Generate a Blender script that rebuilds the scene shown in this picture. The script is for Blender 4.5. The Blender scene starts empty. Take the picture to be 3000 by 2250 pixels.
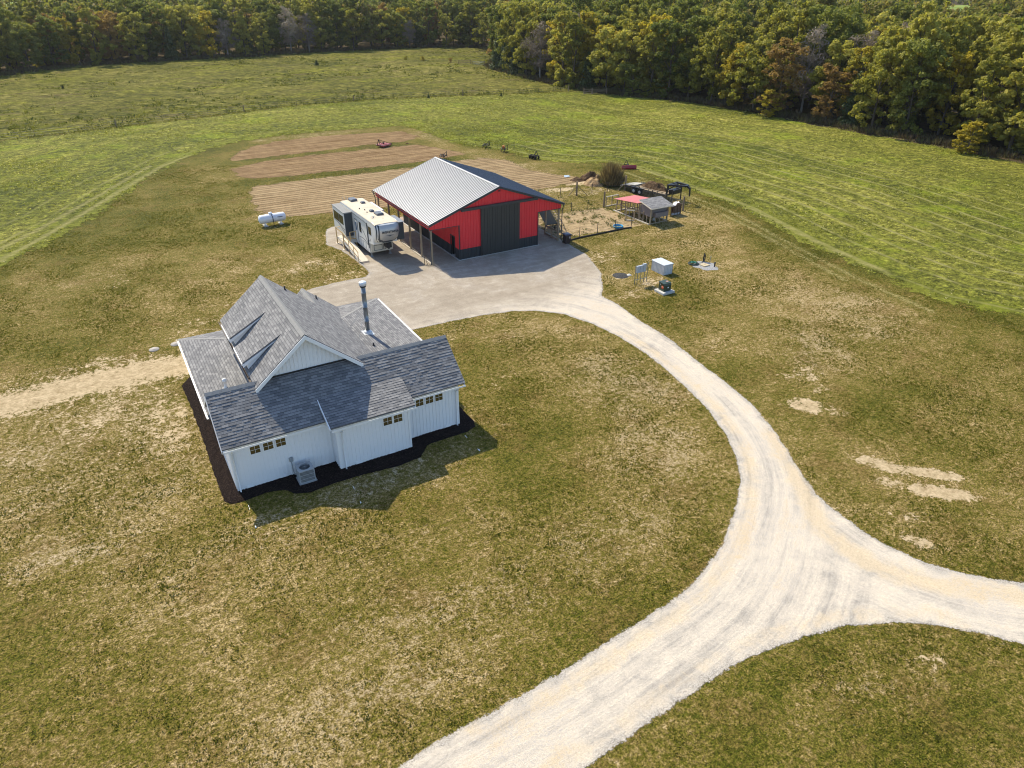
import bpy, math, random
import numpy as np
from mathutils import Vector, Matrix

random.seed(7)
rng = np.random.default_rng(11)
R = math.radians
scene = bpy.context.scene
COL = scene.collection

# ------------------------------------------------------------------ camera, sky, sun
CAM = Vector((-25.581, -58.617, 24.0))
cam_data = bpy.data.cameras.new("camera")
cam_data.sensor_width = 36.0
cam_data.lens = 24.84
cam_data.clip_start = 0.5
cam_data.clip_end = 4000.0
cam = bpy.data.objects.new("camera", cam_data)
COL.objects.link(cam)
cam.location = CAM
cam.rotation_mode = 'XYZ'
_m = Matrix.Rotation(R(-30.525), 4, 'Z') @ Matrix.Rotation(R(90 - 30.101), 4, 'X') @ Matrix.Rotation(R(0.197), 4, 'Z')
cam.rotation_euler = _m.to_euler()
scene.camera = cam

SUN_DIR = Vector((-0.1636, 0.9628, 1.0)).normalized()
world = bpy.data.worlds.new("World")
scene.world = world
world.use_nodes = True
wn = world.node_tree
wn.nodes.clear()
_sky = wn.nodes.new('ShaderNodeTexSky')
_sky.sky_type = 'NISHITA'
_sky.sun_disc = False
_sky.sun_elevation = math.asin(SUN_DIR.z)
_sky.sun_rotation = math.atan2(SUN_DIR.x, SUN_DIR.y)
_sky.air_density = 1.0
_sky.dust_density = 0.8
_sky.ozone_density = 3.0
_bg = wn.nodes.new('ShaderNodeBackground')
_bg.inputs['Strength'].default_value = 0.145
_wo = wn.nodes.new('ShaderNodeOutputWorld')
wn.links.new(_sky.outputs[0], _bg.inputs['Color'])
wn.links.new(_bg.outputs[0], _wo.inputs['Surface'])

sun_data = bpy.data.lights.new("sun", 'SUN')
sun_data.energy = 4.1
sun_data.angle = R(0.5)
sun_data.color = (1.0, 0.90, 0.70)
sun = bpy.data.objects.new("sun", sun_data)
COL.objects.link(sun)
sun.rotation_euler = SUN_DIR.to_track_quat('Z', 'Y').to_euler()

scene.view_settings.view_transform = 'Standard'
scene.view_settings.look = 'None'
scene.view_settings.exposure = 0.64
scene.view_settings.gamma = 1.0
scene.cycles.filter_width = 1.05
scene.cycles.max_bounces = 7
scene.cycles.transparent_max_bounces = 12

# ------------------------------------------------------------------ materials
class Mat:
    def __init__(s, name, rough=0.8, spec=0.3, metal=0.0):
        s.m = bpy.data.materials.new(name)
        s.m.use_nodes = True
        s.t = s.m.node_tree
        s.t.nodes.clear()
        s.out = s.t.nodes.new('ShaderNodeOutputMaterial')
        s.b = s.t.nodes.new('ShaderNodeBsdfPrincipled')
        s.b.inputs['Roughness'].default_value = rough
        s.b.inputs['Specular IOR Level'].default_value = spec
        s.b.inputs['Metallic'].default_value = metal
        s.t.links.new(s.b.outputs[0], s.out.inputs['Surface'])
        s.co = None
    def put(s, sock, v):
        if isinstance(v, bpy.types.NodeSocket):
            s.t.links.new(v, sock)
        elif v is not None:
            if isinstance(v, (tuple, list)) and len(v) == 3 and sock.type == 'RGBA':
                v = (*v, 1.0)
            sock.default_value = v
    def coord(s):
        if s.co is None:
            s.co = s.t.nodes.new('ShaderNodeTexCoord').outputs['Object']
        return s.co
    def uv(s):
        return s.t.nodes.new('ShaderNodeTexCoord').outputs['UV']
    def map(s, vec=None, scale=(1, 1, 1), rot=(0, 0, 0), loc=(0, 0, 0)):
        n = s.t.nodes.new('ShaderNodeMapping')
        s.put(n.inputs['Vector'], vec if vec is not None else s.coord())
        n.inputs['Scale'].default_value = scale
        n.inputs['Rotation'].default_value = rot
        n.inputs['Location'].default_value = loc
        return n.outputs[0]
    def noise(s, scale, detail=3, rough=0.55, vec=None, dist=0.0):
        n = s.t.nodes.new('ShaderNodeTexNoise')
        s.put(n.inputs['Vector'], vec if vec is not None else s.coord())
        n.inputs['Scale'].default_value = scale
        n.inputs['Detail'].default_value = detail
        n.inputs['Roughness'].default_value = rough
        n.inputs['Distortion'].default_value = dist
        return n.outputs['Fac']
    def xn(s, scale, detail=3, rough=0.55, vec=None, dist=0.0, lo=0.34, hi=0.66):
        """noise stretched to the full 0..1 range"""
        n = s.t.nodes.new('ShaderNodeMapRange')
        s.put(n.inputs[0], s.noise(scale, detail, rough, vec, dist))
        n.inputs[1].default_value = lo
        n.inputs[2].default_value = hi
        return n.outputs[0]
    def wsum(s, *terms):
        """sum of weight * value"""
        acc = None
        for w, v in terms:
            t = s.math('MULTIPLY', v, w)  # v may be a plain number
            acc = t if acc is None else s.math('ADD', acc, t)
        return acc
    def voro(s, scale, vec=None, feature='F1', out='Distance', rnd=1.0):
        n = s.t.nodes.new('ShaderNodeTexVoronoi')
        n.feature = feature
        s.put(n.inputs['Vector'], vec if vec is not None else s.coord())
        n.inputs['Scale'].default_value = scale
        n.inputs['Randomness'].default_value = rnd
        return n.outputs[out]
    def ramp(s, fac, stops, interp='LINEAR'):
        n = s.t.nodes.new('ShaderNodeValToRGB')
        n.color_ramp.interpolation = interp
        e = n.color_ramp.elements
        while len(e) < len(stops):
            e.new(0.5)
        for i, (p, c) in enumerate(stops):
            e[i].position = p
            if isinstance(c, (int, float)):
                c = (c, c, c)
            e[i].color = (*c, 1.0)
        s.put(n.inputs[0], fac)
        return n.outputs[0]
    def mix(s, fac, a, b, mode='MIX'):
        n = s.t.nodes.new('ShaderNodeMix')
        n.data_type = 'RGBA'
        n.blend_type = mode
        s.put(n.inputs[0], fac)
        s.put(n.inputs[6], a)
        s.put(n.inputs[7], b)
        return n.outputs[2]
    def math(s, op, a, b=None, clamp=False):
        n = s.t.nodes.new('ShaderNodeMath')
        n.operation = op
        n.use_clamp = clamp
        s.put(n.inputs[0], a)
        if b is not None:
            s.put(n.inputs[1], b)
        return n.outputs[0]
    def step(s, v, lo, hi):
        n = s.t.nodes.new('ShaderNodeMapRange')
        n.interpolation_type = 'SMOOTHSTEP'
        s.put(n.inputs[0], v)
        n.inputs[1].default_value = lo
        n.inputs[2].default_value = hi
        return n.outputs[0]
    def attr(s, name):
        n = s.t.nodes.new('ShaderNodeAttribute')
        n.attribute_name = name
        return n.outputs['Fac']
    def attrc(s, name):
        n = s.t.nodes.new('ShaderNodeAttribute')
        n.attribute_name = name
        return n.outputs['Color']
    def objrand(s):
        return s.t.nodes.new('ShaderNodeObjectInfo').outputs['Random']
    def comb(s, x, y, z=0.0):
        n = s.t.nodes.new('ShaderNodeCombineXYZ')
        s.put(n.inputs[0], x); s.put(n.inputs[1], y); s.put(n.inputs[2], z)
        return n.outputs[0]
    def sep(s, v):
        n = s.t.nodes.new('ShaderNodeSeparateXYZ')
        s.put(n.inputs[0], v)
        return n.outputs
    def color(s, c):
        s.put(s.b.inputs['Base Color'], c)
        return s
    def bump(s, h, strength=0.5, dist=0.05):
        n = s.t.nodes.new('ShaderNodeBump')
        n.inputs['Strength'].default_value = strength
        n.inputs['Distance'].default_value = dist
        s.put(n.inputs['Height'], h)
        s.t.links.new(n.outputs[0], s.b.inputs['Normal'])
        return s
    def alpha(s, a):
        tr = s.t.nodes.new('ShaderNodeBsdfTransparent')
        mx = s.t.nodes.new('ShaderNodeMixShader')
        s.put(mx.inputs[0], a)
        s.t.links.new(tr.outputs[0], mx.inputs[1])
        s.t.links.new(s.b.outputs[0], mx.inputs[2])
        s.t.links.new(mx.outputs[0], s.out.inputs['Surface'])
        return s

def simple(name, col, rough=0.7, spec=0.3, metal=0.0, var=0.18, scale=6.0, grime=0.0, bump=0.0):
    """paint, wood or metal with slight unevenness of tone and wear"""
    m = Mat(name, rough, spec, metal)
    lo = tuple(c * (1 - var) for c in col)
    hi = tuple(min(1, c * (1 + var)) for c in col)
    c = m.mix(m.noise(scale, 4, 0.6), lo, hi)
    if grime:
        g = m.math('MULTIPLY', m.ramp(m.noise(scale * 0.35, 5, 0.7), [(0.45, 0), (0.75, 1)]), grime)
        c = m.mix(g, c, tuple(x * 0.45 for x in (0.35, 0.28, 0.2)))
    m.color(c)
    if bump:
        m.bump(m.noise(scale * 3, 4), bump, 0.02)
    return m.m

def wood(name, col, var=0.35, scale=3.0):
    m = Mat(name, 0.85, 0.2)
    v = m.map(scale=(9, 9, 1.2))
    n = m.noise(scale, 5, 0.65, vec=v)
    n2 = m.noise(1.3, 3)
    c = m.mix(n, tuple(x * (1 - var) for x in col), tuple(x * (1 + var) for x in col))
    c = m.mix(m.math('MULTIPLY', n2, 0.4), c, tuple(x * 0.6 for x in col))
    m.color(c).bump(n, 0.3, 0.01)
    return m.m

# ------------------------------------------------------------------ mesh builder
class MB:
    def __init__(s):
        s.v = []; s.f = []; s.uv = {}; s.sm = set(); s.mi = {}
        s.cur = 0
    def _add(s, pts, faces, uvs=None, smooth=False):
        o = len(s.v)
        s.v += [tuple(p) for p in pts]
        for k, f in enumerate(faces):
            i = len(s.f)
            s.f.append([o + a for a in f])
            if uvs:
                s.uv[i] = uvs[k]
            if smooth:
                s.sm.add(i)
            if s.cur:
                s.mi[i] = s.cur
        return s
    def box(s, a, b, rz=0.0, c=None):
        x0, y0, z0 = a; x1, y1, z1 = b
        P = [(x0, y0, z0), (x1, y0, z0), (x1, y1, z0), (x0, y1, z0), (x0, y0, z1), (x1, y0, z1), (x1, y1, z1), (x0, y1, z1)]
        if rz:
            cx, cy = c if c else ((x0 + x1) / 2, (y0 + y1) / 2)
            cs, sn = math.cos(rz), math.sin(rz)
            P = [(cx + cs * (x - cx) - sn * (y - cy), cy + sn * (x - cx) + cs * (y - cy), z) for x, y, z in P]
        return s._add(P, [(0, 3, 2, 1), (4, 5, 6, 7), (0, 1, 5, 4), (1, 2, 6, 5), (2, 3, 7, 6), (3, 0, 4, 7)])
    def bbox(s, a, b, r=0.03):
        """box with chamfered edges"""
        x0, y0, z0 = a; x1, y1, z1 = b
        lay = [(z0, r), (z0 + r, 0), (z1 - r, 0), (z1, r)]
        P = []; F = []
        for z, e in lay:
            X0, X1, Y0, Y1 = x0 + e, x1 - e, y0 + e, y1 - e
            P += [(X0 + r, Y0, z), (X1 - r, Y0, z), (X1, Y0 + r, z), (X1, Y1 - r, z), (X1 - r, Y1, z), (X0 + r, Y1, z), (X0, Y1 - r, z), (X0, Y0 + r, z)]
        for k in range(3):
            for i in range(8):
                j = (i + 1) % 8
                F.append((k * 8 + i, k * 8 + j, k * 8 + 8 + j, k * 8 + 8 + i))
        F.append(tuple(reversed(range(8)))); F.append(tuple(range(24, 32)))
        return s._add(P, F)
    def beam(s, p, q, w=0.1, h=None, up=(0, 0, 1)):
        h = w if h is None else h
        p = Vector(p); q = Vector(q); d = (q - p).normalized()
        u = Vector(up)
        if abs(d.dot(u)) > 0.98:
            u = Vector((0, 1, 0))
        a = d.cross(u).normalized(); b = a.cross(d).normalized()
        a = a * w / 2; b = b * h / 2
        P = [p - a - b, p + a - b, p + a + b, p - a + b, q - a - b, q + a - b, q + a + b, q - a + b]
        return s._add(P, [(0, 1, 2, 3), (7, 6, 5, 4), (0, 4, 5, 1), (1, 5, 6, 2), (2, 6, 7, 3), (3, 7, 4, 0)])
    def tube(s, pts, r, n=8, caps=True, smooth=True):
        pts = [Vector(p) for p in pts]
        rr = r if isinstance(r, (list, tuple)) else [r] * len(pts)
        P = []; F = []
        for i, p in enumerate(pts):
            d = (pts[min(i + 1, len(pts) - 1)] - pts[max(i - 1, 0)]).normalized()
            u = Vector((0, 0, 1)) if abs(d.z) < 0.95 else Vector((1, 0, 0))
            a = d.cross(u).normalized(); b = a.cross(d).normalized()
            for k in range(n):
                t = 2 * math.pi * k / n
                P.append(p + (a * math.cos(t) + b * math.sin(t)) * rr[i])
        for i in range(len(pts) - 1):
            for k in range(n):
                j = (k + 1) % n
                F.append((i * n + k, i * n + j, (i + 1) * n + j, (i + 1) * n + k))
        s._add(P, F, smooth=smooth)
        if caps:
            o = len(pts) - 1
            s._add(P[:n], [tuple(range(n))]); s._add(P[o * n:], [tuple(reversed(range(n)))])
        return s
    def lathe(s, prof, c=(0, 0, 0), n=20, axis='z', smooth=True):
        """profile [(r, h)] turned about an axis through c"""
        P = []; F = []
        for r, h in prof:
            for k in range(n):
                t = 2 * math.pi * k / n
                a, b = r * math.cos(t), r * math.sin(t)
                q = {'z': (a, b, h), 'x': (h, a, b), 'y': (a, h, b)}[axis]
                P.append((c[0] + q[0], c[1] + q[1], c[2] + q[2]))
        for i in range(len(prof) - 1):
            for k in range(n):
                j = (k + 1) % n
                F.append((i * n + k, i * n + j, (i + 1) * n + j, (i + 1) * n + k))
        s._add(P, F, smooth=smooth)
        return s
    def slab(s, pts, t=0.12, udir=None):
        """sloping plate: top outline pts, thickness t downward; uv in metres (across, down-slope)"""
        pts = [Vector(p) for p in pts]
        n = Vector((0, 0, 0))
        for i in range(len(pts)):
            a = pts[i]; b = pts[(i + 1) % len(pts)]
            n += Vector(((a.y - b.y) * (a.z + b.z), (a.z - b.z) * (a.x + b.x), (a.x - b.x) * (a.y + b.y)))
        n.normalize()
        if n.z < 0:
            pts.reverse(); n = -n
        hz = Vector((0, 0, 1)).cross(n)
        hz = hz.normalized() if hz.length > 1e-4 else Vector((1, 0, 0))
        dn = n.cross(hz).normalized()
        k = len(pts)
        lo = [p - n * t for p in pts]
        uvt = [(p.dot(hz), p.dot(dn)) for p in pts]
        s._add(pts, [tuple(range(k))], [uvt])
        s._add(lo, [tuple(reversed(range(k)))])
        for i in range(k):
            j = (i + 1) % k
            s._add([pts[i], lo[i], lo[j], pts[j]], [(0, 1, 2, 3)], [[(0, 0), (0, .02), (.02, .02), (.02, 0)]])
        return s
    def poly(s, pts, t, nrm):
        """flat plate of outline pts, extruded by t along nrm (walls, signs)"""
        pts = [Vector(p) for p in pts]; nrm = Vector(nrm)
        k = len(pts)
        fn = (pts[1] - pts[0]).cross(pts[2] - pts[1])
        if fn.dot(nrm) < 0:
            pts.reverse()
        hi = [p + nrm * t for p in pts]
        s._add(pts + hi, [tuple(reversed(range(k))), tuple(range(k, 2 * k))] +
               [(i, (i + 1) % k, k + (i + 1) % k, k + i) for i in range(k)])
        return s
    def build(s, name, mat, parent=None, loc=None):
        me = bpy.data.meshes.new(name)
        me.from_pydata(s.v, [], s.f)
        if s.uv:
            ul = me.uv_layers.new(name="UVMap")
            for i, u in s.uv.items():
                ls = me.polygons[i].loop_start
                for k, c in enumerate(u):
                    ul.data[ls + k].uv = c
        for i in s.sm:
            me.polygons[i].use_smooth = True
        mats = mat if isinstance(mat, (list, tuple)) else [mat]
        for m in mats:
            me.materials.append(m)
        for i, k in s.mi.items():
            me.polygons[i].material_index = k
        me.update()
        o = bpy.data.objects.new(name, me)
        COL.objects.link(o)
        if parent is not None:
            o.parent = parent
        if loc is not None:
            o.location = loc
        return o

def tag(o, label=None, cat=None, group=None, kind=None):
    if label: o['label'] = label
    if cat: o['category'] = cat
    if group: o['group'] = group
    if kind: o['kind'] = kind
    return o

def thing(name, label, cat, loc=(0, 0, 0), rz=0.0, group=None):
    o = bpy.data.objects.new(name, None)
    o.empty_display_size = 0.2
    COL.objects.link(o)
    o.location = loc
    o.rotation_euler = (0, 0, rz)
    return tag(o, label, cat, group)

def copy_thing(src, loc, rz, scale=(1, 1, 1), label=None):
    r = src.copy(); COL.objects.link(r)
    r.location = loc; r.rotation_euler = (0, 0, rz); r.scale = scale
    if label: r['label'] = label
    for ch in list(src.children):
        c = ch.copy(); COL.objects.link(c); c.parent = r
        for g in list(ch.children):
            d = g.copy(); COL.objects.link(d); d.parent = c
    return r
# ------------------------------------------------------------------ ground
def seg_dist(P, poly, closed=True):
    """distance to a polyline, arclength of the nearest point, and inside flag"""
    poly = np.array(poly, float)
    n = len(poly)
    best = np.full(len(P), 1e9); arc = np.zeros(len(P)); ins = np.zeros(len(P), bool)
    acc = 0.0
    rngi = range(n) if closed else range(n - 1)
    for i in rngi:
        a = poly[i]; b = poly[(i + 1) % n]
        ab = b - a; L2 = ab @ ab
        t = np.clip(((P - a) @ ab) / max(L2, 1e-9), 0, 1)
        d = np.hypot(*(P - a - t[:, None] * ab).T)
        m = d < best
        best[m] = d[m]; arc[m] = acc + t[m] * math.sqrt(L2)
        acc += math.sqrt(L2)
        if closed:
            c = ((a[1] > P[:, 1]) != (b[1] > P[:, 1]))
            with np.errstate(divide='ignore', invalid='ignore'):
                xi = (b[0] - a[0]) * (P[:, 1] - a[1]) / (b[1] - a[1]) + a[0]
            ins ^= c & (P[:, 0] < xi)
    return best, arc, ins

def sdf(P, poly):
    d, _, ins = seg_dist(P, poly)
    return np.where(ins, d, -d)

def grid_mesh(name, X, Y, keep, z, mat, attrs, kind='structure', zfun=None):
    nx, ny = len(X), len(Y)
    gx, gy = np.meshgrid(X, Y)
    P = np.stack([gx.ravel(), gy.ravel()], 1)
    i = np.arange(nx * ny).reshape(ny, nx)
    q = np.stack([i[:-1, :-1], i[:-1, 1:], i[1:, 1:], i[1:, :-1]], -1).reshape(-1, 4)
    if keep is not None:
        k = keep(P)
        q = q[k[q].any(1)]
        used = np.unique(q)
        remap = -np.ones(nx * ny, int); remap[used] = np.arange(len(used))
        q = remap[q]; P = P[used]
    zz = np.full(len(P), z, float)
    if zfun is not None:
        zz = zz + zfun(P)
    me = bpy.data.meshes.new(name)
    me.vertices.add(len(P)); me.loops.add(q.size); me.polygons.add(len(q))
    me.vertices.foreach_set('co', np.column_stack([P, zz]).astype(np.float32).ravel())
    me.loops.foreach_set('vertex_index', q.astype(np.int32).ravel())
    me.polygons.foreach_set('loop_start', (np.arange(len(q)) * 4).astype(np.int32))
    me.polygons.foreach_set('loop_total', np.full(len(q), 4, np.int32))
    me.update(calc_edges=True)
    for an, fn in attrs.items():
        a = me.attributes.new(an, 'FLOAT', 'POINT')
        a.data.foreach_set('value', fn(P).astype(np.float32))
    me.materials.append(mat)
    o = bpy.data.objects.new(name, me)
    COL.objects.link(o)
    return tag(o, kind=kind)

def ar(a, b, s): return np.arange(a, b + s * 0.5, s)
def vnoise(P, scale, seed=0):
    """smooth value noise in numpy, 0..1"""
    r = np.random.default_rng(seed)
    T = r.random((256, 256))
    q = P * scale + 1000.0
    i = np.floor(q).astype(int); f = q - i; f = f * f * (3 - 2 * f)
    g = lambda a, b: T[a & 255, b & 255]
    x, y = i[:, 0], i[:, 1]
    return (g(x, y) * (1 - f[:, 0]) * (1 - f[:, 1]) + g(x + 1, y) * f[:, 0] * (1 - f[:, 1]) +
            g(x, y + 1) * (1 - f[:, 0]) * f[:, 1] + g(x + 1, y + 1) * f[:, 0] * f[:, 1])

DRIVE_OUT = [(15.2,0.4),(14.9,-2.3),(14.8,-4.4),(14.1,-6.5),(13.0,-9.4),(11.4,-11.8),(9.8,-13.8),(9.9,-15.6),(9.5,-19.1),(9.3,-23.3),(8.7,-26.4),(8.2,-29.7),(7.6,-32.8),(6.6,-35.4),(5.5,-37.6),(4.4,-39.5),(3.5,-41.5),(3.2,-43.5),(3.2,-45.3),(3.6,-46.8),(4.3,-48.1),(5.3,-49.3),(6.5,-50.3),(10.5,-54.5),(16,-60)]
DRIVE_LOW = [(10.5,-63),(4.8,-54.6),(2.9,-52.2),(2.0,-51.1),(1.1,-50.1),(-0.2,-49.1),(-1.4,-48.4),(-2.8,-47.8),(-4.3,-47.4),(-6.0,-47.1),(-7.7,-46.9),(-9.4,-46.9),(-11.2,-47.0),(-12.9,-47.1),(-14.5,-47.2),(-15.9,-47.3),(-18.2,-47.5),(-32,-48.6)]
DRIVE_IN = [(-36,-45.0),(-23.6,-44.2),(-21.5,-44.0),(-19.9,-43.8),(-17.9,-43.8),(-15.8,-43.7),(-13.6,-43.6),(-11.0,-43.3),(-8.7,-43.1),(-6.8,-42.8),(-5.3,-42.3),(-3.7,-41.6),(-2.1,-40.6),(-0.4,-39.5),(1.2,-38.1),(2.4,-36.6),(3.6,-34.5),(4.6,-32.1),(5.2,-29.7),(5.8,-26.8),(6.2,-23.7),(6.2,-21.1),(5.8,-18.0),(4.9,-15.4),(3.3,-13.6),(1.6,-12.7),(-0.7,-12.2),(-3.5,-11.9),(-6.6,-11.8)]
DRIVE_HID = [(-10,-11.9),(-13.2,-9.4),(-13.6,-1.7),(-11.7,0.3),(-9.3,0.6),(-7.5,0.7),(-6.2,0.6),(-5.6,1.4),(-5.5,3.0),(-5.6,6.1),(-5.9,9.0),(-6.6,11.0),(-5.6,14.4),(-5.0,16.0),(-4.1,16.6),(15.2,15.6),(15.3,8)]
DRIVE = DRIVE_OUT + DRIVE_LOW + DRIVE_IN + DRIVE_HID
TRACK = [(-60,-9.8),(-46,-9.4),(-35.8,-8.7),(-34.3,-9.0),(-32.3,-8.8),(-29.0,-8.5),(-26.1,-8.5),(-22.5,-8.9)]
PLOTS = [[(-6.8,57.1),(-2.6,63.0),(2.5,65.6),(10.6,66.3),(17.5,64.8),(23.7,63.2),(24.4,57.6),(21.1,55.0),(14.9,55.6),(6.9,54.9),(-0.4,54.5),(-7.2,54.5)],
         [(-8.3,49.5),(-3.7,51.9),(2.6,52.5),(13.6,52.3),(21.4,51.9),(24.3,45.0),(25.3,41.4),(19.4,40.4),(10.7,40.6),(2.6,41.1),(-3.7,41.4),(-8.0,42.7)],
         [(-8.2,37.9),(-2.0,38.5),(5.5,37.9),(12.2,37.5),(19.9,38.4),(26.6,37.8),(28.5,34.9),(28.2,29.7),(28.5,26.4),(31.8,21.5),(29.6,18.9),(24.2,18.5),(13.1,18.9),(4.0,20.6),(-2.5,21.6),(-9.5,23.5),(-10.0,27.0),(-9.3,32.2)]]
FIELD_IN = [(-41.5,13.5),(-35.1,20.5),(-31.3,25.1),(-26.6,33.4),(-20.5,46.2),(-13.2,59.0),(-8.6,64.8),(-4.7,66.7),(-1.2,69.0),(11.8,70.4),(25.8,68.1),(26.9,58.5),(27.4,47.2),(30.9,41.2),(32.6,32.9),(36.3,27.4),(39.8,26.4),(41.6,21.1),(40.9,12.5),(40.1,-0.7),(36.3,-13.8),(34.5,-23.1),(34.2,-29.1),(36.5,-34.8),(37.9,-40.3),(40,-60)]
FENCE = [(-60,82),(-46.1,85.0),(-37.1,88.0),(-27.0,89.9),(-15.7,92.5),(-3.1,95.5),(11.2,99.4),(23.3,100.3),(36.8,99.5),(52.1,95.6),(65.6,91.4),(80.9,88.9)]
WOODR = [(86.7,149.5),(82.7,137.8),(81.4,120.0),(80.0,99.6),(81.0,85.3),(84.9,78.1),(91.3,62.1),(92.9,50.2),(93.4,38.7),(93.5,28.2),(94.0,19.1),(94.8,11.1),(94.5,3.2),(94.3,-4.7),(92.3,-16.9),(90,-32)]
WOODL = [(-90,168),(-58.8,176.8),(-39.9,187.1),(-29.0,196.7),(-16.9,203.4),(-4.0,206.6),(9.6,207.0),(23.9,207.4),(32.9,207.6),(48.2,212.1),(65.1,212.7),(82.5,211.6),(99.9,208.7),(112,200),(108,175),(90,152)]
HAY = FIELD_IN + [(90, -60)] + WOODR[::-1][:-4] + FENCE[::-1] + [(-75, 80), (-70, -2), (-50, 4)]
MEADOW = FENCE + [(80.0, 99.6), (81.4, 120.0), (82.7, 137.8), (86.7, 149.5)] + WOODL[::-1] + [(-95, 85)]
YARD = [(15.1,0.6),(23.9,0.0),(26.2,-0.4),(26.4,6.0),(26.3,8.0),(21,8.4),(17.0,9.5),(14.8,9.0)]
WOODFLOOR = [(-1500, 300), (-400, 168)] + WOODL + WOODR[1:] + [(95, -70), (1500, -500), (1500, 1900), (-1500, 1900)]

# bare or straw patches on the lawn: (x, y, rx, ry, rot deg, bare, dry)
BLOBS = [(-24.2, -8.3, 1.2, 1.6, 0, .9, 1), (-28, -10.2, 5, 1.0, 3, .55, .9), (-26.5, -6.8, 3, .8, 0, .5, .8), (-31.5, -7.2, 3, .7, 0, .48, .6), (-29, -13, 6, 4.2, 20, .5, .9), (-25.3, -15, 1.8, 5.5, 0, .60, 1), (-26.5, -17, 3, 6, 0, .46, 1), (-33, -14, 5, 6, 0, .36, .9), (-20, -29, 9, 1.6, 5, .34, .8), (-30, -25, 5, 3, 0, .30, .8), (-15.5, -27.6, 5, 1.2, 0, .34, .4), (-31.5, -19, 6, 6, 10, .3, .8), (-27.5, -22, 5, 4, 0, .28, .9), (-21.5, -30, 4.5, 2.2, 15, .25, .7), (-15, -28.8, 6, 1.8, 5, .22, .5),
         (-29, -6.2, 5, 1.8, 0, .5, .7), (-21, -3, 5, 3.2, 30, .42, .5), (-16, 1, 6, 2.0, 10, .36, .5), (-9.5, 6, 5, 3.0, 35, .42, .5), (-8, 1.8, 3, 1.0, 0, .45, .4),
         (-26, 10, 1.6, 1.1, 0, .55, .5), (-18, 9, 10, 3, 20, .12, .55), (-28, 12, 9, 4, 30, 0, .5), (-9.7, 19, 4, 1.2, 10, .3, .3),
         (10.4, -34.8, 1.3, .95, -40, 1.0, .8), (11.6, -36.4, 1.1, .7, -40, .6, .8), (13.9, -32.6, 1.0, .5, 0, .6, .6), (13.0, -34.0, .8, .5, 0, .6, .5), (9.5, -44.5, 1.9, .62, -45, 1.15, 1), (10.7, -43.3, 1.8, .5, -45, 1.15, 1), (8.9, -41.3, 1.7, .7, -60, .80, .9), (7.9, -42.6, 1.0, .6, -50, .72, .8), (4.9, -46.3, .9, .4, -60, .8, .6),
         (6.2, -44.8, 1.4, .5, -60, .55, .5), (13.5, -31.5, 2.2, 1.2, 0, .42, .5), (12, -26.5, 3, 2, 20, .3, .5), (17, -24, 5, 2, 30, .2, .4), (25, -25, 7, 8, 0, .08, .85), (17, -30, 5, 5, 0, .12, .7), (24, -14.5, 5, 2, 0, .25, .5), (15.6, -5.5, 2.4, 2.2, 0, .5, .4), (18.5, -3.5, 3, 1.2, 10, .35, .4),
         (13.6, -10, 2.2, 2.6, 0, .42, .6), (16, -13.4, 1.6, 1.4, 0, .62, .6), (12.8, -14.8, 2.2, 1.4, 0, .45, .6), (18, -11.0, 1.4, .9, 0, .5, .4), (22, -9.5, 3, 1.2, 0, .42, .5), (26, -8, 4, 1.4, 0, .25, .6), (1, -16.5, 4, 1.6, 0, .2, .6), (-3.5, -14.5, 4, 1.4, 0, .22, .4), (3.2, -18.5, 2, 2, 0, .3, .6),
         (-12, -22, 5, 3, 0, 0, .3), (1.5, -27, 4.5, 6, 10, .1, .85), (-1.5, -34, 5, 3.5, 30, .1, .8), (-7, -38, 6, 2.6, 15, .05, .75), (-8.5, -27.5, 2, 1, 0, .38, .4), (-9.3, -25.5, 1.2, .8, 0, .35, .4), (-5, -22, 3, 1.6, 0, .25, .5),
         (-20, -38, 5, 3, 0, 0, .7), (-28, -30, 3, 5, 0, .15, .6), (-24, -41, 8, 2, 0, 0, .8), (-14, -39, 5, 3, 0, 0, .6), (-16, -34, 5, 2, 0, .05, .5), (-2, -50.5, 5, 1.6, 10, .1, .4), (-6, -50, 3, 1, 0, .2, .6), (-1.2, -50.6, .9, .35, -30, .6, .5),
         (30, 0, 8, 5, 0, 0, .5), (32, 18.5, 3, 2, 0, .3, .7), (30, 18.8, 2.2, 1.2, 0, .9, .5), (35, 4, 4, 10, 0, 0, .5), (29, 14.4, 3, 2, 0, .4, .8), (26, 17, 3, 1.2, 0, .7, .5), (21, 14.8, 8, 1.5, -5, .05, .8), (27, 41, 3, 5, 0, .1, .8), (30, 29, 4, 6, 30, .1, .7), (26, 57, 2.5, 8, 0, 0, .8), (10, 68, 14, 2, 0, .05, .9), (-12, 45, 3, 9, -25, 0, .4), (-14, 30, 5, 5, 0, .0, .3), (-17, 24, 6, 3, 20, .12, .4)]

def _clip01(v): return np.clip(v, 0, 1)
def blob_attr(idx):
    def fn(P):
        v = np.zeros(len(P))
        for b in BLOBS:
            x, y, rx, ry, a = b[:5]; w = b[idx]
            if not w: continue
            c, s = math.cos(R(a)), math.sin(R(a))
            dx, dy = P[:, 0] - x, P[:, 1] - y
            u = (c * dx + s * dy) / rx; t = (-s * dx + c * dy) / ry
            d = np.sqrt(u * u + t * t)
            v = np.maximum(v, w * np.clip(1.5 - d, 0, 1) * (1.0 if w >= .7 and rx < 3 else (.75 + .9 * vnoise(P, .22, 13) * vnoise(P, .6, 14))))
        return v
    return fn

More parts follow.
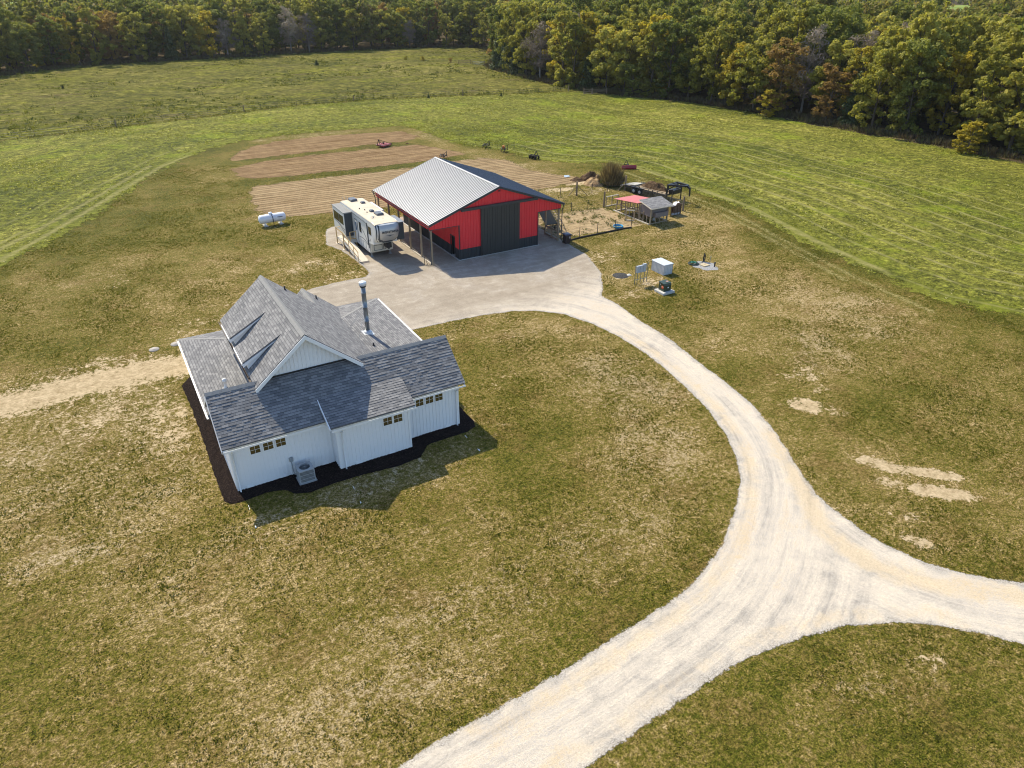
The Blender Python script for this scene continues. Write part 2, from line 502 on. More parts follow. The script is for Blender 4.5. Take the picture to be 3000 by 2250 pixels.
def bare_attr(P):
    v = blob_attr(5)(P)
    d, _, _ = seg_dist(P, TRACK, False)
    v = np.maximum(v, np.clip(1.12 - np.clip(d - .55, 0, 9) * .42, 0, 1.12))
    v = np.maximum(v, np.clip(1.4 - d / 2.2, 0, 1) * 0.5)
    y = sdf(P, YARD)
    v = np.maximum(v, np.clip(y + 0.5, 0, 1) * 0.86)
    d = -sdf(P, DRIVE)
    v = np.maximum(v, np.clip(1 - d / 0.6, 0, 1) * 0.35)
    return v

def dry_attr(P):
    v = blob_attr(6)(P)
    d, _, _ = seg_dist(P, TRACK, False)
    v = np.maximum(v, np.clip(1.3 - d / 5, 0, 1) * .8)
    return v

def lush_attr(P):
    """how close to the uncut hay the mown grass is"""
    d, _, _ = seg_dist(P, FIELD_IN, False)
    v = np.clip(1 - d / 7.0, 0, 1)
    strips = np.maximum.reduce([np.clip(1.6 - np.abs(P[:, 1] - y) / 2.2, 0, 1) for y in (39.7, 53.2)]) * np.clip((P[:, 0] + 12) / 4, 0, 1) * np.clip((27 - P[:, 0]) / 3, 0, 1)
    west = np.clip((-9 - P[:, 0]) / 6, 0, 1) * np.clip((P[:, 1] - 3) / 6, 0, 1) * .55
    south = np.clip((-49 - P[:, 1]) / 3, 0, 1) * .5
    return np.maximum.reduce([v, strips, west, south])

# colours of ground
m = Mat('lawn_grass', 0.95, 0.1)
n_big = m.xn(0.05, 3, 0.5)
n_mid = m.xn(0.26, 5, 0.62, dist=0.3)
n_sm = m.xn(1.5, 6, 0.75)
n_fi = m.xn(4.2, 5, 0.8, lo=.38, hi=.62)
n_gr = m.xn(12.0, 4, 0.85, lo=.38, hi=.62)
mow = m.xn(0.30, 3, 0.5, vec=m.map(scale=(1, 6.0, 1), rot=(0, 0, R(24))))
tone = m.wsum((.15, n_big), (.17, n_mid), (.19, n_sm), (.36, n_fi), (.05, mow), (.055, 1.0), (.15, m.attr('dry')), (-.15, m.attr('lush')))
c = m.ramp(tone, [(0.16, (0.034, 0.040, 0.004)), (0.34, (0.084, 0.086, 0.008)), (0.48, (0.148, 0.122, 0.021)), (0.62, (0.228, 0.168, 0.054)), (0.82, (0.44, 0.325, 0.16))])
grain = m.ramp(n_gr, [(0.0, 0.30), (0.45, 0.95), (1.0, 1.75)])
c = m.mix(1.0, c, grain, 'MULTIPLY')
c = m.mix(m.ramp(m.xn(.33, 4, .7, vec=m.map(loc=(31, 5, 0))), [(.60, 0), (.98, .42)]), c, m.ramp(n_fi, [(.1, (.075, .045, .012)), (.9, (.26, .16, .055))]))
straw = m.ramp(n_gr, [(0.1, (0.24, 0.18, 0.09)), (0.8, (0.52, 0.42, 0.26))])
dryf = m.step(m.wsum((.42, m.attr('dry')), (.26, n_sm), (.36, n_fi), (.10, n_mid)), 0.66, 0.94)
c = m.mix(m.math('MULTIPLY', dryf, 0.70), c, straw)
sand = m.ramp(m.wsum((.5, n_sm), (.5, n_fi)), [(0.15, (0.34, 0.25, 0.13)), (0.8, (0.66, 0.52, 0.33))])
sand = m.mix(m.math('MULTIPLY', n_gr, 0.30), sand, (0.40, 0.29, 0.15))
baref = m.step(m.math('ADD', m.attr('bare'), m.wsum((.07, 1.0), (.62, m.math('SUBTRACT', n_sm, .5)), (.42, m.math('SUBTRACT', n_fi, .5)), (.25, m.math('SUBTRACT', n_mid, .5)))), 0.58, 0.80)
sand = m.mix(m.math('MULTIPLY', m.attr('yard'), .85), sand, m.ramp(n_sm, [(.1, (.24, .165, .085)), (.8, (.46, .34, .19))]))
c = m.mix(baref, c, sand)
ink = m.attr('wheel')
c = m.mix(m.math('MULTIPLY', ink, m.math('MULTIPLY', n_fi, 0.9)), c, (0.42, 0.36, 0.16))
m.color(c)
m.bump(m.wsum((.5, n_gr), (1.0, n_fi)), 0.7, 0.05)
M_LAWN = m.m

WHEELS = [[(-60,-2),(-38.7,19.1),(-35.2,21.9),(-31.2,28.8),(-26.4,37.5),(-20.2,48.9),(-16.5,55.8),(-11.8,61.8)],
          [(-60,0),(-39.7,20.9),(-36.6,23.6),(-32.6,30.2),(-27.8,38.6),(-21.6,50.0),(-17.9,56.9)],
          [(42.5,22),(42.0,12.5),(41.3,-0.7),(37.6,-13.8),(36,-23)], [(39.3,20),(38.9,12.5),(38.2,-0.7),(34.6,-13.8),(32.4,-23),(31.5,-30)],
          [(37.9,16),(37.6,6),(35.6,-6),(33.4,-13.8),(31.2,-22)]]
def wheel_attr(P):
    v = np.zeros(len(P))
    for w in WHEELS:
        d, _, _ = seg_dist(P, w, False)
        v = np.maximum(v, np.clip(1.3 - d / 0.30, 0, 1))
    return v

def graded(a, b, s, out, lim):
    g = list(ar(a, b, s)); st = s; x = b
    while x < lim:
        st *= out; x += st; g.append(x)
    st = s; x = a
    while x > -lim:
        st *= out; x -= st; g.insert(0, x)
    return np.array(g)
GX = graded(-48, 44, 0.4, 1.22, 2600); GY = graded(-66, 70, 0.4, 1.22, 2600)
grid_mesh('ground', GX, GY, None, 0.0, M_LAWN, dict(bare=bare_attr, dry=dry_attr, lush=lush_attr, wheel=wheel_attr, yard=lambda P: np.clip(sdf(P, YARD) + 1, 0, 1)))

# gravel driveway
m = Mat('driveway_gravel', 0.95, 0.15)
sd = m.attr('sdf')
def strk(lat, alo):
    return (m.xn(1.0, 4, 0.6, vec=m.comb(m.math('MULTIPLY', lat, 1.5), m.math('MULTIPLY', alo, 0.09))),
            m.xn(1.0, 4, 0.65, vec=m.comb(m.math('MULTIPLY', lat, 6.0), m.math('MULTIPLY', alo, 0.30), 3.0)))
sa = strk(m.attr('lat'), m.attr('along')); sb = strk(m.attr('latb'), m.attr('alongb'))
st1 = m.mix(m.attr('east'), sa[0], sb[0]); st2 = m.mix(m.attr('east'), sa[1], sb[1])
nb = m.xn(0.16, 4, 0.6); nm = m.xn(1.0, 6, 0.72, dist=.5); nf = m.xn(9, 5, 0.75); ng = m.xn(30, 2, 0.7)
f = m.wsum((.34, st1), (.16, st2), (.25, nm), (.25, nb))
c = m.ramp(f, [(0.22, (0.34, 0.31, 0.27)), (0.40, (0.485, 0.43, 0.36)), (0.60, (0.595, 0.52, 0.42)), (0.80, (0.58, 0.48, 0.355))])
apron = m.ramp(m.wsum((.4, nm), (.35, nb), (.25, m.xn(0.8, 4, 0.6, vec=m.map(scale=(.35, 2.2, 1))))), [(0.25, (0.30, 0.252, 0.195)), (0.55, (0.36, 0.307, 0.24)), (0.82, (0.46, 0.40, 0.325))])
c = m.mix(m.attr('apron'), c, apron)
sandy = m.step(m.math('ADD', m.attr('sandy'), m.math('MULTIPLY', m.math('SUBTRACT', nm, .5), .5)), 0.35, 1.0)
c = m.mix(m.math('MULTIPLY', sandy, .60), c, (0.56, 0.435, 0.27))
edge = m.step(m.math('ADD', sd, m.math('MULTIPLY', m.math('SUBTRACT', nm, .5), 0.35)), 0.30, 0.08)
c = m.mix(m.math('MULTIPLY', edge, 0.6), c, m.ramp(ng, [(.1, (.17, .155, .13)), (.9, (.50, .46, .41))]))
c = m.mix(0.8, c, m.ramp(nf, [(0.0, 0.84), (0.5, 1.0), (1.0, 1.12)]), 'MULTIPLY')
c = m.mix(0.6, c, m.ramp(ng, [(0.0, 0.72), (0.5, 1.0), (1.0, 1.22)]), 'MULTIPLY')
grey = m.math('MULTIPLY', m.ramp(nb, [(.45, 0), (.75, .8)]), m.ramp(nf, [(.5, 0), (.75, 1)]))
c = m.mix(m.math('MULTIPLY', grey, .6), c, (0.34, 0.32, 0.31))
speck = m.ramp(m.voro(3.2), [(0.0, 1.0), (0.05, 1.0), (0.08, 0.0)])
c = m.mix(m.math('MULTIPLY', speck, m.ramp(nb, [(.6, 0), (.8, .55)])), c, (0.20, 0.15, 0.09))
m.color(c)
m.bump(m.wsum((.7, nf), (.4, ng), (.5, st2)), 0.45, 0.03)
m.alpha(m.step(m.math('ADD', sd, m.wsum((.16, m.math('SUBTRACT', nm, .5)), (.12, m.math('SUBTRACT', nf, .5)))), -0.05, 0.05))
M_GRAVEL = m.m
def lat_attr(P): return seg_dist(P, DRIVE_IN, False)[0]
def along_attr(P): return seg_dist(P, DRIVE_IN, False)[1]
def latb_attr(P): return seg_dist(P, DRIVE_OUT[8:], False)[0] + 30
def alongb_attr(P): return seg_dist(P, DRIVE_OUT[8:], False)[1]
def east_attr(P):
    t = np.clip((P[:, 0] + 1.5 - 0.25 * (P[:, 1] + 44)) / 4.0, 0, 1) * np.clip((-41.0 - P[:, 1]) / 3, 0, 1)
    return t * t * (3 - 2 * t)
def apron_attr(P):
    return np.clip((P[:, 1] + 14.5 + 0.25 * np.minimum(0, 6 - P[:, 0])) / 5.0, 0, 1)
def sandy_attr(P):
    d1, _, _ = seg_dist(P, [(6.0, -36), (3.8, -40), (1.6, -43), (1.5, -46), (3, -48.5), (7, -52)], False)
    d2, _, _ = seg_dist(P, DRIVE_IN[4:22], False)
    d3, _, _ = seg_dist(P, DRIVE_LOW[4:], False)
    return np.maximum.reduce([np.clip(1.1 - d1 / 1.3, 0, 1), np.clip(1 - abs(d2 - 0.7) / .8, 0, .75), np.clip(1 - abs(d3 - .6) / .7, 0, .6)])
grid_mesh('driveway', ar(-38, 17, .35), ar(-64, 18, .35), lambda P: sdf(P, DRIVE) > -0.75, 0.012, M_GRAVEL,
          dict(sdf=lambda P: sdf(P, DRIVE), lat=lat_attr, along=along_attr, latb=latb_attr, alongb=alongb_attr, east=east_attr, apron=apron_attr, sandy=sandy_attr))

# tilled garden plots
m = Mat('tilled_soil', 1.0, 0.05)
sd = m.attr('sdf')
xyz = m.sep(m.coord())
rows = m.t.nodes.new('ShaderNodeTexWave'); rows.wave_type = 'BANDS'; rows.bands_direction = 'Y'
m.put(rows.inputs['Vector'], m.map(rot=(0, 0, R(2.0))))
rows.inputs['Scale'].default_value = 0.36; rows.inputs['Distortion'].default_value = 3.2; rows.inputs['Detail'].default_value = 3; rows.inputs['Detail Scale'].default_value = .35
nr = m.xn(1.0, 5, 0.7, vec=m.map(scale=(0.10, 1.6, 1), rot=(0, 0, R(2))))
n1 = m.xn(0.5, 5, 0.7); n2 = m.xn(5, 4, 0.75)
f = m.wsum((.44, nr), (.22, n1), (.34, n2))
c = m.ramp(f, [(0.22, (0.155, 0.088, 0.036)), (0.48, (0.25, 0.162, 0.085)), (0.80, (0.41, 0.285, 0.145))])
lines = m.ramp(rows.outputs['Fac'], [(0.0, 0.34), (0.20, 1.0), (1.0, 1.06)])
c = m.mix(m.math('MULTIPLY', m.attr('pale'), 0.72), c, m.ramp(f, [(.2, (0.28, 0.20, 0.105)), (.8, (0.56, 0.425, 0.245))]))
c = m.mix(m.math('MULTIPLY', m.attr('rows'), .9), c, m.mix(1.0, c, lines, 'MULTIPLY'))
m.color(c)
m.bump(m.wsum((1, nr), (.6, n2)), 0.9, 0.12)
m.alpha(m.step(m.math('ADD', sd, m.wsum((1.0, m.math('SUBTRACT', n1, .5)), (.5, m.math('SUBTRACT', n2, .5)))), -0.1, 0.25))
M_SOIL = m.m
for k, pl in enumerate(PLOTS):
    a = np.array(pl)
    grid_mesh('garden_plot', ar(a[:, 0].min() - 2, a[:, 0].max() + 2, .7), ar(a[:, 1].min() - 2, a[:, 1].max() + 2, .7),
              lambda P, pl=pl: sdf(P, pl) > -1.6, 0.012, M_SOIL,
              dict(sdf=lambda P, pl=pl: sdf(P, pl), rows=lambda P, k=k: np.full(len(P), 1.0 if k == 2 else .45), pale=lambda P, k=k: np.full(len(P), (0.0, 0.05, .75)[k])))

# hay field with mowing lines that follow its inner edge
m = Mat('hay_field_grass', 0.95, 0.12)
sd = m.attr('sdf'); inn = m.attr('inner')
nb = m.xn(0.03, 3, 0.5); nm = m.xn(0.25, 4, 0.65, dist=1.0); ns = m.xn(1.0, 6, 0.8, lo=.37, hi=.63); nf = m.xn(3.0, 5, 0.8, lo=.37, hi=.63)
strip = m.xn(1.0, 3, 0.5, vec=m.comb(m.math('MULTIPLY', inn, 0.28), m.math('MULTIPLY', m.attr('arc'), 0.010)))
f = m.wsum((.25, nb), (.25, nm), (.35, strip), (.15, ns))
c = m.ramp(f, [(0.20, (0.092, 0.108, 0.012)), (0.45, (0.158, 0.164, 0.022)), (0.65, (0.22, 0.215, 0.034)), (0.85, (0.295, 0.272, 0.055))])
c = m.mix(0.9, c, m.ramp(m.wsum((.5, ns), (.5, nf)), [(0.15, 0.25), (0.42, 0.80), (0.62, 1.25), (0.90, 2.3)]), 'MULTIPLY')
c = m.mix(m.ramp(m.xn(0.09, 4, .65), [(.62, 0), (.95, .75)]), c, m.ramp(ns, [(.1, (0.12, 0.165, 0.010)), (.9, (0.33, 0.37, 0.025))]))
ln = m.math('ABSOLUTE', m.math('SUBTRACT', m.math('FRACT', m.math('MULTIPLY', inn, 0.31)), 0.5))
lnf = m.math('MULTIPLY', m.step(ln, 0.10, 0.02), m.attr('lines'))
c = m.mix(m.math('MULTIPLY', lnf, m.ramp(nm, [(.15, 0.15), (.7, .8)])), c, (0.34, 0.31, 0.12))
c = m.mix(m.math('MULTIPLY', m.step(inn, 4.5, 0.5), m.math('MULTIPLY', nm, .7)), c, (.21, .225, .022))
c = m.mix(m.math('MULTIPLY', m.attr('wheel'), m.ramp(nf, [(0, .45), (1, .95)])), c, (0.40, 0.35, 0.14))
m.color(c)
m.bump(m.wsum((1.0, ns), (.5, nf)), 0.9, 0.16)
m.alpha(m.step(m.math('ADD', sd, m.wsum((1.6, m.math('SUBTRACT', nm, .5)), (1.2, m.math('SUBTRACT', ns, .5)))), -0.2, 0.5))
M_HAY = m.m
def inner_attr(P):
    d, _, _ = seg_dist(P, FIELD_IN, False); return d
def arc_attr(P):
    _, a, _ = seg_dist(P, FIELD_IN, False); return a
def lines_attr(P):
    d, a, _ = seg_dist(P, FIELD_IN, False)
    east = (P[:, 0] > 30) & (P[:, 1] < 45)
    west = (P[:, 0] < -10) & (P[:, 1] < 70)
    return np.where(east, np.clip(1 - (d - 26) / 14, 0, 1), np.where(west, np.clip(1 - (d - 6) / 6, 0, 1) * .6, 0.05))
grid_mesh('hay_field', ar(-78, 98, .65), ar(-62, 103, .65), lambda P: sdf(P, HAY) > -3.5, 0.020, M_HAY,
          dict(sdf=lambda P: sdf(P, HAY), inner=inner_attr, arc=arc_attr, lines=lines_attr, wheel=wheel_attr),
          zfun=lambda P: np.clip(sdf(P, HAY) / 4, 0, 1) * 0.10 * vnoise(P, .35, 3))

# rough meadow beyond the wire fence
m = Mat('rough_meadow', 1.0, 0.08)
sd = m.attr('sdf')
nb = m.xn(0.022, 4, 0.6, dist=.5); nm = m.xn(0.14, 5, 0.7, dist=1.2); ns = m.xn(0.7, 6, 0.78); nf = m.xn(2.6, 4, .75)
f = m.wsum((.30, nb), (.32, nm), (.38, ns))
c = m.ramp(f, [(0.22, (0.066, 0.074, 0.012)), (0.42, (0.128, 0.126, 0.022)), (0.60, (0.185, 0.172, 0.032)), (0.85, (0.31, 0.265, 0.075))])
c = m.mix(m.ramp(m.xn(.045, 5, .75, vec=m.map(scale=(1, 1.8, 1), loc=(40, 7, 0))), [(.55, 0), (.85, .6)]), c, m.ramp(ns, [(.1, (0.12, 0.135, 0.012)), (.9, (0.30, 0.29, 0.022))]))
c = m.mix(m.ramp(m.xn(.07, 5, .75, vec=m.map(scale=(.7, 2.6, 1), loc=(9, 90, 0))), [(.62, 0), (.9, .5)]), c, (0.15, 0.105, 0.055))
c = m.mix(0.9, c, m.ramp(m.wsum((.5, ns), (.5, nf)), [(0.1, 0.42), (0.5, 0.95), (0.9, 1.7)]), 'MULTIPLY')
m.color(c)
m.bump(m.wsum((1, ns), (.4, nf)), 0.9, 0.35)
m.alpha(m.step(m.math('ADD', sd, m.math('MULTIPLY', m.math('SUBTRACT', ns, .5), 1.2)), -0.2, 0.4))
M_MEADOW = m.m
grid_mesh('meadow', ar(-98, 116, 2.2), ar(80, 216, 2.2), lambda P: sdf(P, MEADOW) > -4.0, 0.020, M_MEADOW,
          dict(sdf=lambda P: sdf(P, MEADOW)), zfun=lambda P: np.clip(sdf(P, MEADOW) / 6, 0, 1) * (0.5 * vnoise(P, .09, 5) + .15 * vnoise(P, .5, 6)))

# leaf litter under the woods
m = Mat('leaf_litter', 1.0, 0.05)
m.color(m.ramp(m.noise(.5, 5, .7), [(.35, (0.045, 0.038, 0.02)), (.6, (0.10, 0.075, 0.04)), (.75, (0.075, 0.085, 0.02))]))
m.bump(m.noise(2, 4), 1.0, .2)
M_LITTER = m.m
grid_mesh('forest_floor', np.concatenate([ar(-1500, -100, 50), ar(-97, 160, 3), ar(165, 1500, 60)]), np.concatenate([ar(-500, -80, 40), ar(-77, 230, 3), ar(235, 1900, 60)]),
          lambda P: sdf(P, WOODFLOOR) > -0.5, 0.028, M_LITTER, {})
FAR_FIELDS = [[(-75, 440), (60, 440), (60, 900), (-60, 980), (-190, 900)], [(330, 222), (395, 180), (745, 370), (650, 440)]]
m = Mat('far_pasture', 1.0, .05)
m.color(m.ramp(m.noise(.02, 4, .6), [(.35, (0.13, 0.19, 0.03)), (.65, (0.24, 0.30, 0.07))]))
for fp in FAR_FIELDS:
    b = MB(); b._add([(x, y, 0.06) for x, y in fp], [tuple(range(len(fp)))])
    tag(b.build('pasture', m.m), kind='structure')
# ------------------------------------------------------------------ house
def shingle_mat(name='asphalt_shingles'):
    m = Mat(name, 0.9, 0.25)
    uv = m.uv()
    br = m.t.nodes.new('ShaderNodeTexBrick')
    m.put(br.inputs['Vector'], uv)
    br.inputs['Scale'].default_value = 1.0
    br.inputs['Brick Width'].default_value = 0.33
    br.inputs['Row Height'].default_value = 0.165
    br.inputs['Mortar Size'].default_value = 0.006
    br.inputs['Mortar Smooth'].default_value = 0.3
    br.inputs['Bias'].default_value = 0.0
    br.inputs['Color1'].default_value = (0.125, 0.125, 0.133, 1)
    br.inputs['Color2'].default_value = (0.30, 0.293, 0.29, 1)
    br.inputs['Mortar'].default_value = (0.055, 0.055, 0.06, 1)
    br.offset_frequency = 2
    br.offset = 0.5
    n = m.noise(1.2, 4, 0.6); n2 = m.noise(30, 3, 0.7)
    c = m.mix(0.25, br.outputs['Color'], (0.22, 0.215, 0.21))
    # the butt edge of each course sits higher than the course below it
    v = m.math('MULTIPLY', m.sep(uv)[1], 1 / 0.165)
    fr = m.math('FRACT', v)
    butt_shade = m.step(fr, 0.72, 1.0)
    c = m.mix(m.math('MULTIPLY', butt_shade, 0.6), c, (0.05, 0.05, 0.055))  # shadow under each butt edge painted into the shingle colour
    c = m.mix(0.5, c, m.ramp(n, [(.3, .85), (.7, 1.12)]), 'MULTIPLY')
    c = m.mix(0.6, c, m.ramp(n2, [(.3, .7), (.7, 1.3)]), 'MULTIPLY')
    m.color(c)
    m.bump(m.math('ADD', m.math('SUBTRACT', 1.0, fr), m.math('MULTIPLY', n2, .2)), 0.8, 0.018)
    return m.m
M_SHINGLE = shingle_mat()
M_CAP = simple('ridge_cap_shingles', (0.27, 0.265, 0.255), 0.9, .2, var=.25, scale=5)
M_WHITE = simple('white_siding', (0.88, 0.88, 0.88), 0.55, .4, var=.03, scale=1.5)
M_TRIM = simple('white_trim', (0.88, 0.88, 0.87), 0.45, .5, var=.03)
M_GALV = simple('galvanised_pipe', (0.27, 0.29, 0.30), 0.38, .6, metal=.75, var=.15, scale=3)
M_BLACK = simple('black_metal', (0.02, 0.021, 0.023), 0.5, .4, var=.3)
M_GREY = simple('grey_plastic', (0.30, 0.32, 0.33), 0.6, .4)
mg = Mat('window_glass', 0.06, 0.6); mg.color(mg.mix(mg.noise(3.0, 3), (0.05, 0.035, 0.012), (0.14, 0.095, 0.03))); M_GLASS = mg.m
M_BEDS = None

HOUSE = thing('farmhouse', 'white board-and-batten house with grey shingle gables and tall metal flue', 'house', (-23.043, -25.551, 0), R(-0.205))
H = HOUSE
def slope_z(x0, z0, x1, z1, x): return z0 + (z1 - z0) * (x - x0) / (x1 - x0)
def batten_wall(b, p0, p1, z0, topf, nrm, step=0.215, w=0.045, d=0.034):
    """vertical battens along the wall from p0 to p1, up to topf(s)"""
    p0 = Vector((*p0, 0)); p1 = Vector((*p1, 0)); L = (p1 - p0).length; dd = (p1 - p0) / L
    nrm = Vector((*nrm, 0)); s = step * .5
    while s < L - 0.04:
        a = p0 + dd * s
        b.beam(a + Vector((0, 0, z0)) + nrm * d * .5, a + Vector((0, 0, topf(s) - .02)) + nrm * d * .5, w, d, up=nrm)
        s += step
# walls
W = MB()
t = 0.15
L = 13.17
W.poly([(0, 0, 0), (L, 0, 0), (L, 0, 3.0), (0, 0, 3.0)], t, (0, 1, 0))
batten_wall(W, (0, 0), (5.38, 0), 0, lambda s: 3.0, (0, -1))
batten_wall(W, (9.65, 0), (L, 0), 0, lambda s: 3.0, (0, -1))
for x, nx in ((0, -1), (L, 1)):                                  # gable ends of the front wing
    W.poly([(x, 0.15, 0), (x, 4.34, 0), (x, 4.34, 3.1), (x, 2.17, 4.86), (x, 0.15, 3.25)], t, (-nx, 0, 0))
    batten_wall(W, (x, 0.1), (x, 4.3), 0, lambda s: 3.1 + min(s, 4.2 - s) * .8, (nx, 0))
W.poly([(5.38, -.87, 0), (9.65, -.87, 0), (9.65, -.87, 3.1), (5.38, -.87, 3.1)], .12, (0, 1, 0))
batten_wall(W, (5.38, -.87), (9.65, -.87), 0, lambda s: 3.1, (0, -1))
for x, nx in ((5.38, 1), (9.65, -1)):
    W.poly([(x, -.75, 0), (x, -.01, 0), (x, -.01, 3.42), (x, -.75, 3.1)], .12, (nx, 0, 0))
    batten_wall(W, (x, -.87), (x, 0), 0, lambda s: 3.12, (-nx, 0))
W.build('wall', M_WHITE, H)
W = MB()                                                          # the main block behind the wing
pf = [(2.62, 2.2, 3.9), (7.6, 2.2, 3.9), (7.6, 2.2, 5.16), (5.11, 2.2, 7.22), (2.62, 2.2, 5.16)]
W.poly(pf, .15, (0, 1, 0))
batten_wall(W, (2.62, 2.2), (7.6, 2.2), 4.9, lambda s: 5.1 + min(s, 4.98 - s) * .835, (0, -1))
W.poly([(2.62, 11.1, 0), (7.6, 11.1, 0), (7.6, 11.1, 5.16), (5.11, 11.1, 7.22), (2.62, 11.1, 5.16)], .15, (0, -1, 0))
W.poly([(2.62, 2.4, 0), (2.62, 11.1, 0), (2.62, 11.1, 5.1), (2.62, 2.4, 5.1)], .15, (1, 0, 0))
batten_wall(W, (2.62, 4.6), (2.62, 11.1), 3.2, lambda s: 5.1, (-1, 0))
for q in ([(.15, 4.4), (.15, 14.7)], [(13.2, 4.4), (13.2, 14.7)], [(.3, 14.7), (13.05, 14.7)]):
    (xa, ya), (xb, yb) = q
    W.box((min(xa, xb) - .07, min(ya, yb), 0), (max(xa, xb) + .07, max(ya, yb) + .14, 2.55))
W.poly([(6.4, 14.3, 2.4), (10.2, 14.3, 2.4), (10.2, 14.3, 2.98), (8.25, 14.3, 4.56), (6.4, 14.3, 3.0)], .12, (0, -1, 0))
W.build('gable_wall', M_WHITE, H)

def slab_part(name, polys, t=.14, mat=None):
    b = MB()
    for p in polys: b.slab(p, t)
    return b.build(name, mat or M_SHINGLE, H)
um, hm = 5.11, 7.38
k = .8352
mz = lambda x: hm - k * abs(x - um)
slab_part('roof', [[(um, 1.72, hm), (um, 11.6, hm), (2.16, 11.6, mz(2.16)), (2.16, 1.72, mz(2.16))],
                   [(um, 1.72, hm), (8.06, 1.72, mz(8.06)), (8.06, 2.25, mz(8.06)), (10.2, 2.25, mz(10.2)), (10.75, 14.62, mz(10.75)), (8.25, 14.62, mz(8.25)), (8.25, 11.6, mz(8.25)), (um, 11.6, hm)],
                   [(8.25, 11.3, mz(8.25)), (8.25, 14.62, mz(8.25)), (6.1, 14.62, mz(8.25) - .835 * 2.15), (6.1, 11.3, mz(8.25) - .835 * 2.15)]])
wz = lambda v: 5.10 - .8031 * abs(v - 2.17)
slab_part('roof', [[(-.33, 2.17, 5.10), (L + .33, 2.17, 5.10), (L + .33, -.37, wz(-.37)), (-.33, -.37, wz(-.37))],
                   [(-.33, 2.17, 5.10), (L + .33, 2.17, 5.10), (L + .33, 4.72, wz(4.72)), (-.33, 4.72, wz(4.72))]])
slab_part('roof', [[(5.06, -1.24, 3.09), (9.93, -1.24, 3.09), (9.93, .72, 3.95), (5.06, .72, 3.95)]], .12)
def courses(p0, p1, q0, q1, row=.165, name='shingle_course'):
    """overlapping tabs laid on a rectangular slope: p0-p1 along the eave, q0-q1 along the ridge"""
    p0, p1, q0, q1 = map(Vector, (p0, p1, q0, q1)); r = random.Random(5)
    up = q0 - p0; Lu = up.length; un = up / Lu; ax = (p1 - p0); La = ax.length; an = ax / La
    nn_ = an.cross(un); nn_ = nn_ if nn_.z > 0 else -nn_
    b = MB(); k_ = 0; s_ = 0.0
    while s_ < Lu - .02:
        e_ = min(s_ + row, Lu); x_ = -r.uniform(0, .3)
        while x_ < La:
            w_ = r.uniform(.18, .42); xa, xb = max(x_, 0), min(x_ + w_, La); x_ += w_
            if xb - xa < .01: continue
            h_ = .006 if r.random() < .42 else .017
            A = p0 + an * xa + un * s_; B_ = p0 + an * xb + un * s_; C_ = p0 + an * xb + un * e_; D_ = p0 + an * xa + un * e_
            b._add([A + nn_ * h_, B_ + nn_ * h_, C_ + nn_ * .003, D_ + nn_ * .003], [(0, 1, 2, 3)], [[(xa, s_), (xb, s_), (xb, e_), (xa, e_)]])
            b._add([A, B_, B_ + nn_ * h_, A + nn_ * h_], [(0, 1, 2, 3)], [[(xa, s_)] * 4])
        s_ = e_
    return b.build(name, M_SHINGLE, H)
courses((-.33, -.37, wz(-.37)), (L + .33, -.37, wz(-.37)), (-.33, 2.10, wz(2.10)), (L + .33, 2.10, wz(2.10)))
courses((5.06, -1.24, 3.09), (9.93, -1.24, 3.09), (5.06, .70, 3.941), (9.93, .70, 3.941))
sz = lambda d: 2.6 + .21 * d
slab_part('roof', [[(-.3, 3.9, 2.6), (-.3, 15.25, 2.6), (3.85, 11.1, sz(4.15)), (2.62, 11.1, sz(2.92)), (2.62, 3.9, sz(2.92))],
                   [(13.83, 3.9, 2.6), (13.83, 15.25, 2.6), (9.68, 11.1, sz(4.15)), (9.4, 11.1, sz(4.43)), (9.4, 3.9, sz(4.43))],
                   [(-.3, 15.25, 2.6), (13.83, 15.25, 2.6), (9.68, 11.1, sz(4.15)), (3.85, 11.1, sz(4.15))]], .12)
# ridge and hip caps
b = MB()
def cap(p, q, w=.15, dz=.035, drop=.8):
    p = Vector(p); q = Vector(q); d = (q - p).normalized(); s = d.cross(Vector((0, 0, 1))).normalized() * w
    n = max(1, int((q - p).length / .42)); 
    for i in range(n):
        a = p.lerp(q, i / n); c = p.lerp(q, (i + 1.12) / n if i < n - 1 else 1.0)
        u = Vector((0, 0, dz + .004 * (i % 2))); u2 = Vector((0, 0, dz - .02))
        dn = Vector((0, 0, -w * drop))
        b._add([a + u, c + u2, c + u2 + s + dn, a + u + s + dn, a + u - s + dn, c + u2 - s + dn], [(0, 1, 2, 3), (1, 0, 4, 5)])
cap((um, 11.6, hm), (um, 1.72, hm), .17)
b.build('ridge_cap', M_CAP, H)
b = MB(); cap((8.25, 14.62, mz(8.25)), (8.25, 11.62, mz(8.25)), .16); b.build('ridge_cap', M_CAP, H)
b = MB(); cap((-.33, 2.17, 5.1), (2.2, 2.17, 5.1), .17); b.build('ridge_cap', M_CAP, H)
b = MB(); cap((L + .33, 2.17, 5.1), (7.95, 2.17, 5.1), .17); b.build('ridge_cap', M_CAP, H)
b = MB(); cap((-.3, 15.25, 2.6), (2.6, 12.35, sz(2.9)), .1, drop=.15, dz=.02); b.build('hip_cap', M_CAP, H)
b = MB(); cap((13.83, 15.25, 2.6), (9.7, 11.12, sz(4.13)), .1, drop=.15, dz=.02); b.build('hip_cap', M_CAP, H)
